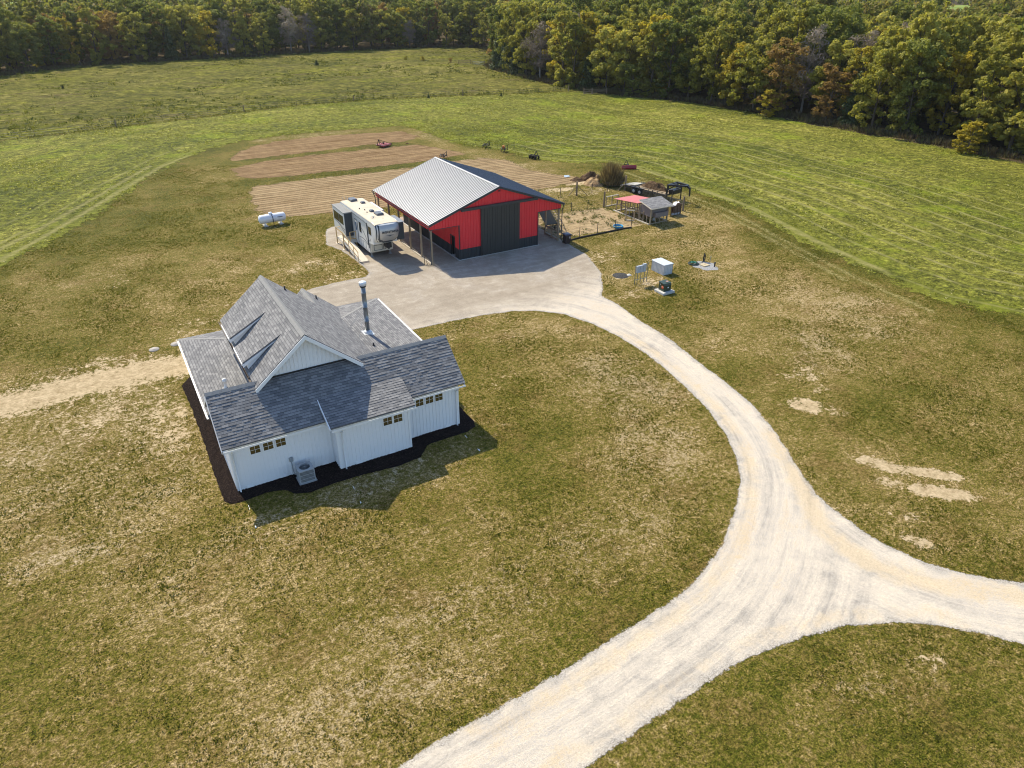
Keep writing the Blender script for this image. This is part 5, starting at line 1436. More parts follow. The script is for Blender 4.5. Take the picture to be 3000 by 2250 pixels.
def gate_frame(name, label, p, q, h, nv, mat):
    g = thing(name, label, 'frame', (p[0], p[1], 0)); o = Vector((p[0], p[1], 0))
    P0, Q0 = Vector((*p, 0)), Vector((*q, 0))
    b = MB(); b.beam(P0 + Vector((0, 0, h)) - o, Q0 + Vector((0, 0, h)) - o, .06, .10); b.beam(P0 + Vector((0, 0, .08)) - o, Q0 + Vector((0, 0, .08)) - o, .06, .10); b.build('rail', M_DECK, g)
    for k_ in range(nv):
        a_ = P0.lerp(Q0, k_ / (nv - 1)); b = MB(); b.beam(a_ - o + Vector((0, 0, .02)), a_ - o + Vector((0, 0, h)), .08); b.build('upright', mat, g)
    return g
gate_frame('gate_frame', 'open wooden gate frame beside the thick post left of the chicken run', (26.5, 7.8), (28.35, 7.9), 1.2, 3, M_POST)
gate_frame('gate_frame', 'narrow open wooden door frame standing in front of the coop', (25.15, 2.3), (25.85, 1.7), 1.2, 2, M_POST)

# chicken run and coop
run = thing('chicken_run', 'wooden-framed chicken run under a faded red metal roof', 'chicken run', (26.4, 2, 0)); o = Vector((26.4, 2, 0))
L_ = lambda x, y, z: Vector((x, y, z)) - o
b = MB()
b.slab([L_(26.0, 5.75, 1.55), L_(29.1, 5.75, 1.55), L_(29.1, 1.7, 1.98), L_(26.15, 1.7, 1.98)], .02)
for k_ in range(14):
    x_ = 26.12 + k_ * .225; b.beam(L_(x_, 5.74, 1.56), L_(x_, 1.71, 1.99), .03, .02)
b.build('roof', simple('faded_red_metal', (.60, .20, .20), .5, .4, var=.12, scale=1.5), run)
for x in (26.45, 28.9):
    for y, h in ((5.7, 1.53), (4.9, 1.6), (4.1, 1.7), (3.3, 1.8), (2.5, 1.87), (1.7, 1.93), (.9, 1.2 if x < 27 else 1.5)):
        b = MB(); b.beam(L_(x, y, 0), L_(x, y, h), .09); b.build('post', M_POST, run)
for x in (27.2, 28.1):
    b = MB(); b.beam(L_(x, 5.7, 0), L_(x, 5.7, 1.53), .08); b.build('post', M_POST, run)
b = MB()
for x in (26.45, 28.9):
    b.beam(L_(x, 5.7, .9), L_(x, 1.0, 1.05), .05, .09); b.beam(L_(x, 5.7, 1.5), L_(x, 1.7, 1.9), .05, .10)
b.beam(L_(26.4, 5.7, 1.46), L_(28.95, 5.7, 1.46), .05, .09); b.beam(L_(26.4, 5.7, .8), L_(28.95, 5.7, .8), .05, .09); b.beam(L_(26.4, 2.5, 1.2), L_(28.95, 2.5, 1.2), .05, .09); b.beam(L_(26.5, .9, .15), L_(26.5, 2.4, 1.0), .05, .08)
b.build('rail', M_POST, run)
b = MB(); b.box(L_(26.33, -.2, 0), L_(26.41, 6.1, .13)); b.box(L_(26.41, 5.75, 0), L_(29.0, 5.83, .13)); b.box(L_(28.96, -.2, 0), L_(29.04, 5.75, .13)); b.build('base_board', M_DECK, run)
co = thing('chicken_coop', 'raised wooden chicken coop on legs with a grey shingle roof', 'chicken coop', (26.5, -.3, 0)); o = Vector((26.5, -.3, 0))
M_PLY = wood('weathered_grey_plywood', (.24, .20, .185), .3)
b = MB(); rp = [L_(26.2, -.65, 1.93), L_(29.35, -.65, 1.93), L_(29.55, 1.75, 2.34), L_(26.35, 1.75, 2.34)]
b.slab(rp, .06); b.build('roof', M_SHINGLE, co)
b = MB()
b.poly([rp[0] + Vector((0, -.012, -.12)), rp[1] + Vector((0, -.012, -.12)), rp[1] + Vector((0, -.012, -.01)), rp[0] + Vector((0, -.012, -.01))], .03, (0, -1, 0))
b.poly([rp[0] + Vector((-.01, 0, -.12)), rp[3] + Vector((-.01, 0, -.12)), rp[3] + Vector((-.01, 0, -.01)), rp[0] + Vector((-.01, 0, -.01))], .03, (-1, 0, 0))
b.build('fascia', M_DECK, co)
b = MB(); b.box(L_(26.5, -.22, .85), L_(28.85, 1.5, 1.88)); b.build('wall', M_PLY, co)
b = MB(); b.box(L_(26.9, -.62, .82), L_(28.75, -.221, 1.32)); b.build('nest_box', M_PLY, co)
for x, y in ((26.5, -.28), (28.88, -.28), (26.5, 1.55), (28.88, 1.55)):
    b = MB(); b.beam(L_(x, y, 0), L_(x, y, 1.85), .13); b.build('leg', M_POST, co)
for x, y in ((26.5, .35), (26.5, .95), (27.25, -.28), (27.8, -.28), (28.35, -.28)):
    b = MB(); b.beam(L_(x, y, 0), L_(x, y, .85), .08); b.build('leg', M_POST, co)
b = MB(); b.beam(L_(26.5, -.28, .12), L_(28.9, -.28, .12), .05, .09); b.build('rail', M_POST, co)
b = MB(); b.lathe([(0, .02), (.16, .02), (.17, .3), (.02, .42), (0, .42)], (27.8, .6, 0), 14); tag(b.build('feeder', simple('white_plastic', (.5, .5, .48))), 'pale poultry feeder in the shade under the raised coop', 'feeder')
# salvage beside the coop
sv = thing('salvage_crate', 'old wooden crate frame piled with torn white sheeting to the right of the coop', 'crate', (30.75, 1.1, 0), R(-3))
b = MB()
for x in (0, .45, .9, 1.35): b.beam((x, 0, 0), (x, 0, 1.05 + .2 * (x > 1)), .09)
b.box((0, -.02, .05), (1.4, .03, .4)); b.box((.3, .0, .4), (1.4, .04, 1.1)); b.beam((0, 0, 1.0), (1.4, .02, 1.25), .05, .09)
b.box((1.36, .04, 0), (1.42, .9, 1.25)); b.box((0, .8, 0), (1.4, .86, 1.0)); b.build('frame', simple('rusty_brown_boards', (.13, .085, .06), .9, .1, var=.5, scale=3, grime=.4), sv)
b = MB(); b.box((.05, -.045, .08), (1.2, -.0205, .30)); b.build('panel', simple('grey_board', (.36, .36, .37)), sv)
b = MB(); b.box((-.32, .02, .1), (-.02, .07, 1.25)); b.box((-.3, .0201, 1.25), (-.05, .065, 1.4)); b.build('plywood_strip', simple('yellow_plywood', (.60, .40, .12), .8, .1), sv)
b = MB(); rr = random.Random(4); G = 7
pts = [(.05 + i * .2 + rr.uniform(-.04, .04), .1 + j * .13, 1.12 + .22 * (i > 3) + rr.uniform(-.07, .09)) for i in range(G) for j in range(6)]
b._add(pts, [(i * 6 + j, (i + 1) * 6 + j, (i + 1) * 6 + j + 1, i * 6 + j + 1) for i in range(G - 1) for j in range(5)]); b.build('torn_sheet', simple('white_tarp', (.68, .68, .68), .6), sv)
# paddling pool
pl = thing('wading_pool', 'small blue plastic wading pool on the bare soil of the yard', 'wading pool', (22.85, .72, 0))
b = MB(); b.lathe([(.44, .02), (.50, .10), (.52, .22), (.55, .24), (.56, .20), (.53, .05), (.50, 0)], n=28); b.build('rim', simple('blue_plastic', (.05, .30, .52), .4, .4), pl)
b = MB(); b.lathe([(0, .06), (.45, .06)], n=28); b.build('water', simple('murky_water', (.22, .22, .13), .1, .6), pl)
# leaning sheet and ladder in the east bay
b = MB(); b.poly([(14.75, 4.6, 2.25), (16.1, 4.4, 2.2), (17.75, 5.0, .03), (16.3, 5.2, .03)], .05, (.5, -.2, .8))
tag(b.build('plywood_sheet', simple('grey_weathered_sheet', (.17, .18, .19), .8, .2)), 'grey sheet of plywood leaning in the shade of the open right bay of the barn', 'plywood sheet')
b = MB()
for dx in (0, .42): b.beam((16.15 + dx, 4.2 - dx * .1, 2.25), (17.85 + dx, 4.75 - dx * .1, .03), .10, .04)
for k_ in range(7):
    f_ = (k_ + .5) / 7; b.beam((16.15 + 1.7 * f_, 4.2 + .55 * f_, 2.25 - 2.2 * f_), (16.57 + 1.7 * f_, 4.16 + .55 * f_, 2.25 - 2.2 * f_), .09, .03)
tag(b.build('ladder', simple('pale_ladder_boards', (.42, .36, .30), .8, .1)), 'wooden ladder leaning beside the plywood sheet in the open right bay', 'ladder')
b = MB(); rr = random.Random(9)
for k_ in range(7): b.beam((13.2 + rr.uniform(0, 1), 5.5 + k_ * .35, .15 + .12 * (k_ % 3)), (13.6 + rr.uniform(0, 1), 5.6 + k_ * .5, .2 + .12 * (k_ % 3)), .16, .14)
tag(b.build('firewood_stack', M_POST2), 'dark stack of timber offcuts in the shade of the open right bay', 'timber stack')

# weeds, earth pile and bush
def leaf_cloud(centers, radii, n, size, flat=.8, up=0.0, seed=0, jitter=.35, droop=0):
    """many small leaf quads spread through ellipsoids; returns verts (n*4,3), per-leaf tint"""
    r = np.random.default_rng(seed)
    centers = np.array(centers, float); radii = np.array(radii, float)
    vol = radii.prod(1) ** (2 / 3); pk = r.choice(len(centers), n, p=vol / vol.sum())
    d = r.normal(size=(n, 3)); d /= np.linalg.norm(d, axis=1)[:, None]
    rad = r.random(n) ** .33 * (.55 + .45 * r.random(n)); rad = np.where(r.random(n) < .7, .78 + .28 * r.random(n), rad)
    c = centers[pk] + d * radii[pk] * rad[:, None]
    nr = d * .9 + r.normal(size=(n, 3)) * .6 + np.array([0, 0, up]); nr /= np.linalg.norm(nr, axis=1)[:, None]
    t = np.cross(nr, r.normal(size=(n, 3))); t /= np.linalg.norm(t, axis=1)[:, None] + 1e-9
    bb = np.cross(nr, t)
    s = size * (.6 + .8 * r.random(n))[:, None]
    q = np.stack([c - t * s - bb * s * flat * .35, c + t * s * .2 - bb * s * flat, c + t * s + bb * s * flat * .3, c - t * s * .15 + bb * s * flat], 1)
    tint = np.clip(.5 + .25 * r.normal(size=n) + .12 * (c[:, 2] - c[:, 2].mean()) / (c[:, 2].std() + 1e-6), 0, 1) * .6 + .4 * r.random(len(centers))[pk]  # higher leaves tinted lighter: light from above put into the colour
    return q.reshape(-1, 3), tint
def quads_obj(name, V, tint, mat, parent=None):
    n = len(V) // 4
    me = bpy.data.meshes.new(name)
    me.vertices.add(len(V)); me.loops.add(len(V)); me.polygons.add(n)
    me.vertices.foreach_set('co', V.astype(np.float32).ravel())
    me.loops.foreach_set('vertex_index', np.arange(len(V), dtype=np.int32))
    me.polygons.foreach_set('loop_start', (np.arange(n) * 4).astype(np.int32)); me.polygons.foreach_set('loop_total', np.full(n, 4, np.int32))
    me.update(calc_edges=True)
    a = me.attributes.new('tint', 'FLOAT', 'FACE'); a.data.foreach_set('value', tint.astype(np.float32))
    me.materials.append(mat)
    o = bpy.data.objects.new(name, me); COL.objects.link(o)
    if parent is not None: o.parent = parent
    return o
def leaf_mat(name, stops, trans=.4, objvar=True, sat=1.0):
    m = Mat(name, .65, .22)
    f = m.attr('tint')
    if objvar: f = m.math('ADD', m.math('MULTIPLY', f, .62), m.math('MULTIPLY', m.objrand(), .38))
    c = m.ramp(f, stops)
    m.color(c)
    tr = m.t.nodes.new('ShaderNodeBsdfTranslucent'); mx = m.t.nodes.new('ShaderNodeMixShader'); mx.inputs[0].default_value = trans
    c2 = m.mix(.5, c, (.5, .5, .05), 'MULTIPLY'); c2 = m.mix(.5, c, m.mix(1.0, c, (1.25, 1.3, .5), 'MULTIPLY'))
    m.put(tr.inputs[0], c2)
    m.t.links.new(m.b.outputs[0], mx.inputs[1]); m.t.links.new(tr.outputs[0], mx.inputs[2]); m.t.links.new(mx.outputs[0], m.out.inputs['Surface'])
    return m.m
M_LEAF_W = leaf_mat('weed_leaves', [(.2, (.05, .075, .015)), (.55, (.12, .14, .03)), (.9, (.22, .20, .07))], .3)
M_STEM_D = leaf_mat('dry_stems', [(.2, (.14, .10, .05)), (.5, (.27, .20, .09)), (.9, (.40, .33, .17))], .2)
def stems(n, c, r, h, w, seed, spread=.5):
    q = np.random.default_rng(seed)
    a = q.random(n) * 6.28; rr_ = r * np.sqrt(q.random(n)); b0 = np.stack([c[0] + rr_ * np.cos(a), c[1] + rr_ * np.sin(a), np.zeros(n) + c[2]], 1)
    hh = h * (.5 + .6 * q.random(n)); tip = b0 + np.stack([np.cos(a) * rr_ * spread + q.normal(size=n) * .18 * hh, np.sin(a) * rr_ * spread + q.normal(size=n) * .18 * hh, hh], 1)
    p = q.random(n) * 3.14; wv = np.stack([np.cos(p), np.sin(p), np.zeros(n)], 1) * w
    mid = (b0 + tip) / 2
    V = np.stack([b0 - wv * .4, mid - wv, tip, mid + wv], 1)
    return V.reshape(-1, 3), q.random(n)
bu = thing('bush', 'tall dry brown bush with a green foot behind the animal yard', 'bush', (33.3, 15.6, 0))
V1 = [stems(700, (0, 0, .1), .45, 3.0, .04, 3, .9), stems(1300, (0, 0, .1), .95, 2.1, .04, 4, .55), stems(1200, (0, 0, .1), 1.35, 1.3, .045, 6, .4)]
V = np.concatenate([q[0] for q in V1]); T = np.concatenate([q[1] for q in V1]); quads_obj('foliage', V, T, M_STEM_D, bu)
V, T = leaf_cloud([(-.5, -.5, .5), (.4, -.6, .45), (0, .2, .7), (-.9, .2, .5)], [(.8, .7, .6)] * 4, 1800, .10, seed=5); quads_obj('leafy_base', V, T, M_LEAF_W, bu)
def heap(name, label, c, rx, ry, h, mat, seed, lumps=.35):
    X = np.linspace(-1.1, 1.1, 40); gx, gy = np.meshgrid(X, X); P = np.stack([gx.ravel(), gy.ravel()], 1)
    rr_ = np.hypot(P[:, 0], P[:, 1]); z = np.clip(1 - rr_ ** 1.7, -.05, 1) * h * (1 - lumps + lumps * 2 * vnoise(P, 4.0, seed)) + (rr_ < 1) * .12 * h * vnoise(P, 12, seed + 1)
    b = MB(); b._add([(c[0] + p[0] * rx, c[1] + p[1] * ry, zz) for p, zz in zip(P, z)], [(i * 40 + j, i * 40 + j + 1, (i + 1) * 40 + j + 1, (i + 1) * 40 + j) for i in range(39) for j in range(39)], smooth=True)
    return tag(b.build(name, mat), label, 'heap')
me_ = Mat('dug_earth', 1, .05); me_.color(me_.ramp(me_.noise(1.6, 5, .75), [(.35, (.11, .065, .035)), (.5, (.30, .20, .11)), (.68, (.50, .38, .21))])); me_.bump(me_.noise(4, 4, .7), 1, .15); M_EARTH = me_.m
me_ = Mat('dark_clods', 1, .05); me_.color(me_.ramp(me_.noise(3, 5, .75), [(.35, (.045, .028, .018)), (.65, (.20, .13, .075))])); me_.bump(me_.noise(5, 4, .7), 1, .15)
heap('earth_pile', 'dark clods of earth heaped at the back of the dirt pile', (32.6, 19.6), 1.5, 1.2, .9, me_.m, 31, .5)
heap('earth_pile', 'pale tan dirt pile left of the tall dry bush', (32.1, 17.1), 1.9, 1.6, .85, M_EARTH, 37, .5)
heap('earth_pile', 'low reddish spill of loose dirt at the left end of the dirt pile', (30.9, 19.9), 1.1, .9, .35, me_.m, 41, .4)
b = MB(); b._add([(30.2, 21.9, .06), (31.0, 21.8, .12), (31.1, 22.4, .1), (30.4, 22.5, .18)], [(0, 1, 2, 3)]); b._add([(30.2, 21.9, .02), (31.0, 21.8, .02), (31.1, 22.4, .02), (30.4, 22.5, .02)], [(3, 2, 1, 0)])
tag(b.build('plastic_sheet', simple('pale_blue_sheet', (.45, .55, .62), .4)), 'scrap of pale blue sheeting lying left of the dirt pile', 'plastic sheet')
rr = np.random.default_rng(21); Vs, Ts = [], []
for k_ in range(95):
    while True:
        x, y = rr.uniform(15.5, 26), rr.uniform(.5, 8.2) if rr.random() < .55 else rr.uniform(6.8, 14.5)
        if rr.random() < .9: break
    s_ = rr.uniform(.08, .24)
    V, T = stems(26, (x, y, 0), s_ * 1.2, s_ * 1.3, .03, 100 + k_, 1.2); Vs.append(V); Ts.append(T)
tag(quads_obj('yard_weeds', np.concatenate(Vs), np.concatenate(Ts), M_LEAF_W), 'scattered grey-green weeds on the bare soil of the animal yard', 'weeds', kind='stuff')

# ------------------------------------------------------------------ gooseneck trailer
tr_ = thing('flatbed_trailer', 'black gooseneck flatbed trailer with dovetail ramps parked beyond the coop', 'trailer', (33.95, 12.5, 0), math.atan2(-.98, .2) )
# local +x runs to the gooseneck, +y is to the far side
M_TRL = simple('black_trailer_paint', (.022, .023, .026), .4, .5)
M_TDK = wood('trailer_deck_wood', (.40, .31, .20), .25)
w2 = 1.02
b = MB(); b.box((0, -w2, .62), (6.3, w2, .78))
for y in (-w2, w2): b.beam((0, y, .70), (6.4, y, .70), .08, .24)
for k_ in range(9): b.beam((.3 + k_ * .72, -w2 - .1, .62), (.3 + k_ * .72, w2 + .1, .62), .06, .1)
b.build('frame', M_TRL, tr_)
b = MB()
for k_ in range(8): b.box((.3, -w2 + .06 + k_ * .24, .781), (6.25, -w2 + .28 + k_ * .24, .815))
b.build('deck', M_TDK, tr_)
b = MB()
for y in (-w2 - .02, w2 + .02):
    for k_ in range(8): b.beam((.9 + k_ * .7, y, .7), (.9 + k_ * .7, y, 1.0), .06)
    b.beam((.9, y, 1.0), (6.3, y, 1.0), .03, .05)
b.build('side_rail', M_TRL, tr_)
b = MB(); b.slab([(-.05, -.9, .80), (1.35, -.9, .98), (1.35, .9, .98), (-.05, .9, .80)], .06); b.slab([(-1.0, -.9, .55), (-.05, -.9, .80), (-.05, .9, .80), (-1.0, .9, .55)], .06)
b.build('ramp', simple('grey_ramp_plate', (.45, .43, .38), .6, .3, grime=.3), tr_)
for y in (-w2 - .14, w2 + .14):
    for x in (1.55, 2.5):
        b = MB(); b.lathe([(.2, -.11), (.36, -.12), (.40, -.07), (.40, .07), (.36, .12), (.2, .11)], (x, y, .4), 22, 'y'); w_ = b.build('wheel', M_RUB, tr_)
        b = MB(); b.lathe([(0, -.09), (.21, -.10), (.21, .10), (0, .09)], (x, y, .4), 14, 'y'); b.build('rim', simple('pale_grey_rim', (.45, .45, .44), .5), w_)
b = MB()
for y in (-w2 - .14, w2 + .14): b.box((1.1, y - .15, .86), (2.95, y + .15, .89))
b.build('fender', M_TRL, tr_)
b = MB()
for y in (-.95, .95):
    b.beam((6.35, y, .55), (6.55, y, 2.05), .2, .16); b.beam((6.5, y, 2.0), (8.6, y * .25, 2.15), .16, .2); b.beam((6.55, y, 1.5), (7.3, y * .75, 2.0), .1, .12)
b.beam((6.45, -.95, 2.0), (6.45, .95, 2.0), .16, .16); b.beam((6.9, -.85, 2.06), (6.9, .85, 2.06), .1, .1); b.beam((8.5, -.3, 2.12), (8.5, .3, 2.12), .3, .2)
b.beam((8.6, 0, 2.12), (9.0, 0, 1.9), .2, .2); b.beam((9.0, 0, 1.95), (9.05, 0, 1.0), .14)
b.build('gooseneck', M_TRL, tr_)
b = MB(); b.bbox((6.5, -.75, .95), (7.3, .75, 1.45), .04); b.build('toolbox', M_TRL, tr_)
for y in (-.9, .9):
    b = MB(); b.beam((7.2, y, 1.6), (7.2, y, .05), .1); b.box((7.05, y - .15, 0), (7.35, y + .15, .05)); b.beam((6.5, y, 1.4), (7.25, y, 1.55), .08); b.build('jack_leg', M_TRL, tr_)
b = MB(); b.beam((7.22, -.82, 1.7), (7.22, .82, 1.7), .05); b.build('jack_shaft', M_GREY, tr_)
hp2 = heap('mulch_load', 'long heap of dark brown mulch on the deck of the flatbed trailer', (0, 0), 2.1, .62, .75, me_.m, 55, .5)
hp2.location = Vector((33.95, 12.5, .80)) + Vector((.2 * 3.6 + .98 * .35, -.98 * 3.6 + .2 * .35, 0)); hp2.rotation_euler = (0, 0, math.atan2(-.98, .2))

# ------------------------------------------------------------------ field implements
M_IR = simple('faded_implement_red', (.33, .035, .045), .5, .4, var=.25, grime=.4)
M_IB = simple('rusty_black_iron', (.035, .028, .024), .7, .3, var=.4)
def aframe(b, x, y, h=.75):
    b.beam((x - .35, y, .35), (x, y, .35 + h), .07); b.beam((x + .35, y, .35), (x, y, .35 + h), .07); b.beam((x - .4, y, .38), (x + .4, y, .38), .08); b.beam((x, y, .35 + h), (x, y + .7, .45), .05)
mw = thing('rotary_mower', 'red tractor mower with a black hitch left on grass between the tilled plots', 'mower', (16.1, 52.9, 0), R(-68))
b = MB(); b.bbox((-.8, -.85, .18), (.8, .95, .42), .04); b.bbox((-.72, -.7, .42), (.72, .8, .47), .02); b.build('deck', M_IR, mw)
b = MB(); b.box((-.82, -.87, .36), (.82, .97, .40)); b.build('stripe', simple('pale_pink_stripe', (.55, .4, .4)), mw)
b = MB(); aframe(b, 0, -1.0, .9); b.beam((0, -.9, 1.2), (0, .9, .5), .06); b.lathe([(0, .45), (.16, .45), (.16, .68), (0, .7)], (0, 0, 0), 10); b.build('hitch', M_IB, mw)
b = MB(); b.beam((0, .9, .4), (0, 1.45, .35), .07); b.lathe([(.1, -.06), (.2, -.06), (.2, .06), (.1, .06)], (0, 1.55, .2), 14, 'x'); b.build('tail_wheel', M_IB, mw)
gb = thing('grader_blade', 'dark red tractor blade lying at the edge of the hay field', 'grader blade', (40.8, 21.4, 0), R(-22))
b = MB(); P = [(x, y, z) for x in (-1.1, 1.1) for y, z in ((-.1, .02), (-.16, .22), (-.12, .42), (0, .55), (.03, .55), (-.08, .42), (-.12, .22), (-.06, .02))]
b._add(P, [(i, (i + 1) % 8, 8 + (i + 1) % 8, 8 + i) for i in range(8)] + [tuple(range(8)), tuple(range(15, 7, -1))]); b.build('blade', simple('deep_red_paint', (.30, .02, .04), .4, .5), gb)
b = MB(); b.beam((0, 0, .35), (0, 1.3, .4), .14); aframe(b, 0, 1.3, .6); b.beam((0, 0, .5), (0, 1.2, .7), .05); b.build('hitch', M_IB, gb)
def cultivator(loc, rz, label, n, name='cultivator', discs=False, extra=None):
    t_ = thing(name, label, 'farm implement', loc, rz, 'black tractor implements along the field edge')
    b = MB(); b.beam((-.8, 0, .5), (.8, 0, .5), .1); b.beam((-.8, .55, .5), (.8, .55, .5), .1)
    for x in (-.7, 0, .7): b.beam((x, 0, .5), (x, .55, .5), .08)
    b.build('frame', M_IB, t_)
    for k_ in range(n):
        x = -.75 + 1.5 * k_ / (n - 1); y = .55 * (k_ % 2)
        b = MB()
        if discs: b.lathe([(0, -.03), (.15, -.01), (.26, .03), (.15, .01), (0, 0)], (x, y, .26), 14, 'x')
        else: b.tube([(x, y, .5), (x, y + .14, .42), (x, y + .16, .2), (x, y + .02, .02)], .03, 5)
        b.build('disc' if discs else 'shank', M_IB, t_)
    b = MB(); aframe(b, 0, -.35, .7); b.beam((0, -.35, .4), (0, 0, .5), .1); b.build('hitch', M_IB, t_)
    if extra:
        b = MB(); b.bbox((-.5, .1, .62), (.1, .45, .95), .03); b.build('hopper', extra, t_)
cultivator((20.9, 40.4, 0), R(70), 'black pronged implement just behind the ridge of the barn roof', 5)
cultivator((30.1, 43.9, 0), R(50), 'low black implement, the one furthest from the camera at the field edge', 5)
cultivator((31.2, 40.0, 0), R(60), 'black implement with a small orange hopper at the field edge', 5, extra=simple('rusty_orange_paint', (.45, .14, .04)))
cultivator((32.7, 33.7, 0), R(110), 'black disc implement nearest the barn at the field edge', 7, name='disc_harrow', discs=True)
b = MB(); b.beam((32.9, 40.2, 0), (32.9, 40.2, 1.5), .05); tag(b.build('marker_stake', M_TP), 'thin stake beside the implement with the orange hopper', 'stake')
b = MB(); b.lathe([(0, .12), (.2, .1), (.28, 0)], (20.3, 53.2, 0), 8); tag(b.build('clod', me_.m), 'dark clod on the grass strip right of the red mower', 'clod')

# ------------------------------------------------------------------ meadow fence, gates
fp = []
pts = FENCE[1:]
for (x0_, y0_), (x1_, y1_) in zip(pts[:-1], pts[1:]):
    L0 = math.hypot(x1_ - x0_, y1_ - y0_); n_ = max(1, round(L0 / 4.2))
    for k_ in range(n_): fp.append((x0_ + (x1_ - x0_) * k_ / n_, y0_ + (y1_ - y0_) * k_ / n_, 1.15 if (len(fp) % 6) else 1.35, 't' if (len(fp) % 6) else 'w'))
wire_fence('pasture_fence', 'long wire fence between the cut field and the rough meadow', fp, (.35, .75, 1.1), wr=.014)
M_RAILW = simple('white_rail_paint', (.62, .62, .60), .6)
def rail_gate(loc, rz, w, h, n, mat, label, name='field_gate', posts=True, g=None):
    t_ = thing(name, label, 'gate', loc, rz, g); b = MB()
    for k_ in range(n): b.beam((0, 0, .2 + (h - .2) * k_ / (n - 1)), (w, 0, .2 + (h - .2) * k_ / (n - 1)), .05, .07)
    b.beam((0, 0, .2), (w, 0, h), .04, .06)
    b.build('rail', mat, t_)
    for x in (-.1, w + .1):
        b = MB(); b.beam((x, 0, 0), (x, 0, h + .3), .16); b.build('post', M_POST2, t_)
rail_gate((77.6, 83.9, 0), R(-20), 1.7, 1.1, 3, M_POST2, 'small dark wooden gate panel left of the gate at the edge of the woods')
rail_gate((79.5, 83.2, 0), R(-16), 3.3, 1.0, 4, M_POST2, 'wide dark wooden field gate at the corner of the woods')
rail_gate((83.0, 101.0, 0), R(-80), 4.5, 1.0, 4, M_RAILW, 'pale rail gate in the shade of the trees behind the fence')
rail_gate((79.6, 152.5, 0), R(-25), 3.6, 1.2, 3, M_POST2, 'distant dark rail pen beside the white rails at the tip of the woods')
rail_gate((83.4, 150.6, 0), R(-25), 3.6, .9, 3, M_RAILW, 'distant white rails at the tip of the right-hand woods')
# ------------------------------------------------------------------ trees
M_BARK = simple('bark', (.10, .082, .065), .95, .1, var=.35, scale=3)
M_BARKP = simple('pale_bark', (.26, .235, .21), .95, .1, var=.3, scale=3)
LEAF = {
 'olive': leaf_mat('olive_leaves', [(.10, (0.122, 0.128, 0.022)), (.40, (0.262, 0.250, 0.041)), (.7, (0.390, 0.354, 0.067)), (.95, (0.537, 0.476, 0.110))], .5),
 'green': leaf_mat('green_leaves', [(.10, (0.085, 0.107, 0.022)), (.5, (0.195, 0.213, 0.041)), (.95, (0.342, 0.342, 0.079))], .5),
 'yellow': leaf_mat('yellow_leaves', [(.1, (0.207, 0.183, 0.018)), (.5, (0.390, 0.317, 0.034)), (.95, (0.610, 0.464, 0.055))], .5),
 'rust': leaf_mat('rust_leaves', [(.1, (0.159, 0.104, 0.037)), (.5, (0.293, 0.183, 0.055)), (.95, (0.439, 0.305, 0.085))], .45),
 'cedar': leaf_mat('cedar_leaves', [(.1, (0.034, 0.051, 0.020)), (.5, (0.073, 0.098, 0.034)), (.95, (0.146, 0.165, 0.055))], .25),
 'bare': leaf_mat('bare_twigs', [(.1, (0.171, 0.134, 0.110)), (.5, (0.293, 0.232, 0.189)), (.95, (0.415, 0.342, 0.268))], .2),
}
def puffs(r, cs, rs, n, rad):
    """small leaf puffs spread over bigger lobes"""
    w = [a[0] * a[0] for a in rs]; oc, orr = [], []
    for i in range(n):
        k_ = r.choices(range(len(cs)), w)[0]
        d_ = Vector((r.gauss(0, 1), r.gauss(0, 1), r.gauss(0, 1) + .15)).normalized() * r.uniform(.6, 1.05)
        q = rad * r.uniform(.55, 1.35)
        oc.append((cs[k_][0] + d_.x * rs[k_][0], cs[k_][1] + d_.y * rs[k_][1], cs[k_][2] + d_.z * rs[k_][2])); orr.append((q, q, q * .7))
    return oc, orr
def crown_clusters(r, Ht, Rc, base, nb=15, lean=(0, 0)):
    cs, rs = [], []
    for k_ in range(nb):
        f_ = k_ / (nb - 1); ang = k_ * 2.4 + r.uniform(-.5, .5)
        zc = Ht * (base + (.93 - base) * f_) + r.uniform(-.5, .5)
        prof_ = math.sin(math.pi * min(1, max(0, (.12 + .83 * f_)))) ** .6
        rad = Rc * prof_ * r.uniform(.45, .95)
        if k_ == nb - 1: rad = r.uniform(0, .6)
        cr = Rc * r.uniform(.34, .58)
        p_ = Vector((rad * math.cos(ang) + lean[0], rad * math.sin(ang) + lean[1], zc))
        cs.append(tuple(p_)); rs.append((cr, cr, cr * r.uniform(.62, .95)))
        d_ = Vector((r.uniform(-1, 1), r.uniform(-1, 1), r.uniform(-.6, .8))).normalized() * cr * 1.05
        cs.append(tuple(p_ + d_)); c2 = cr * r.uniform(.35, .6); rs.append((c2, c2, c2 * .8))
    return cs, rs
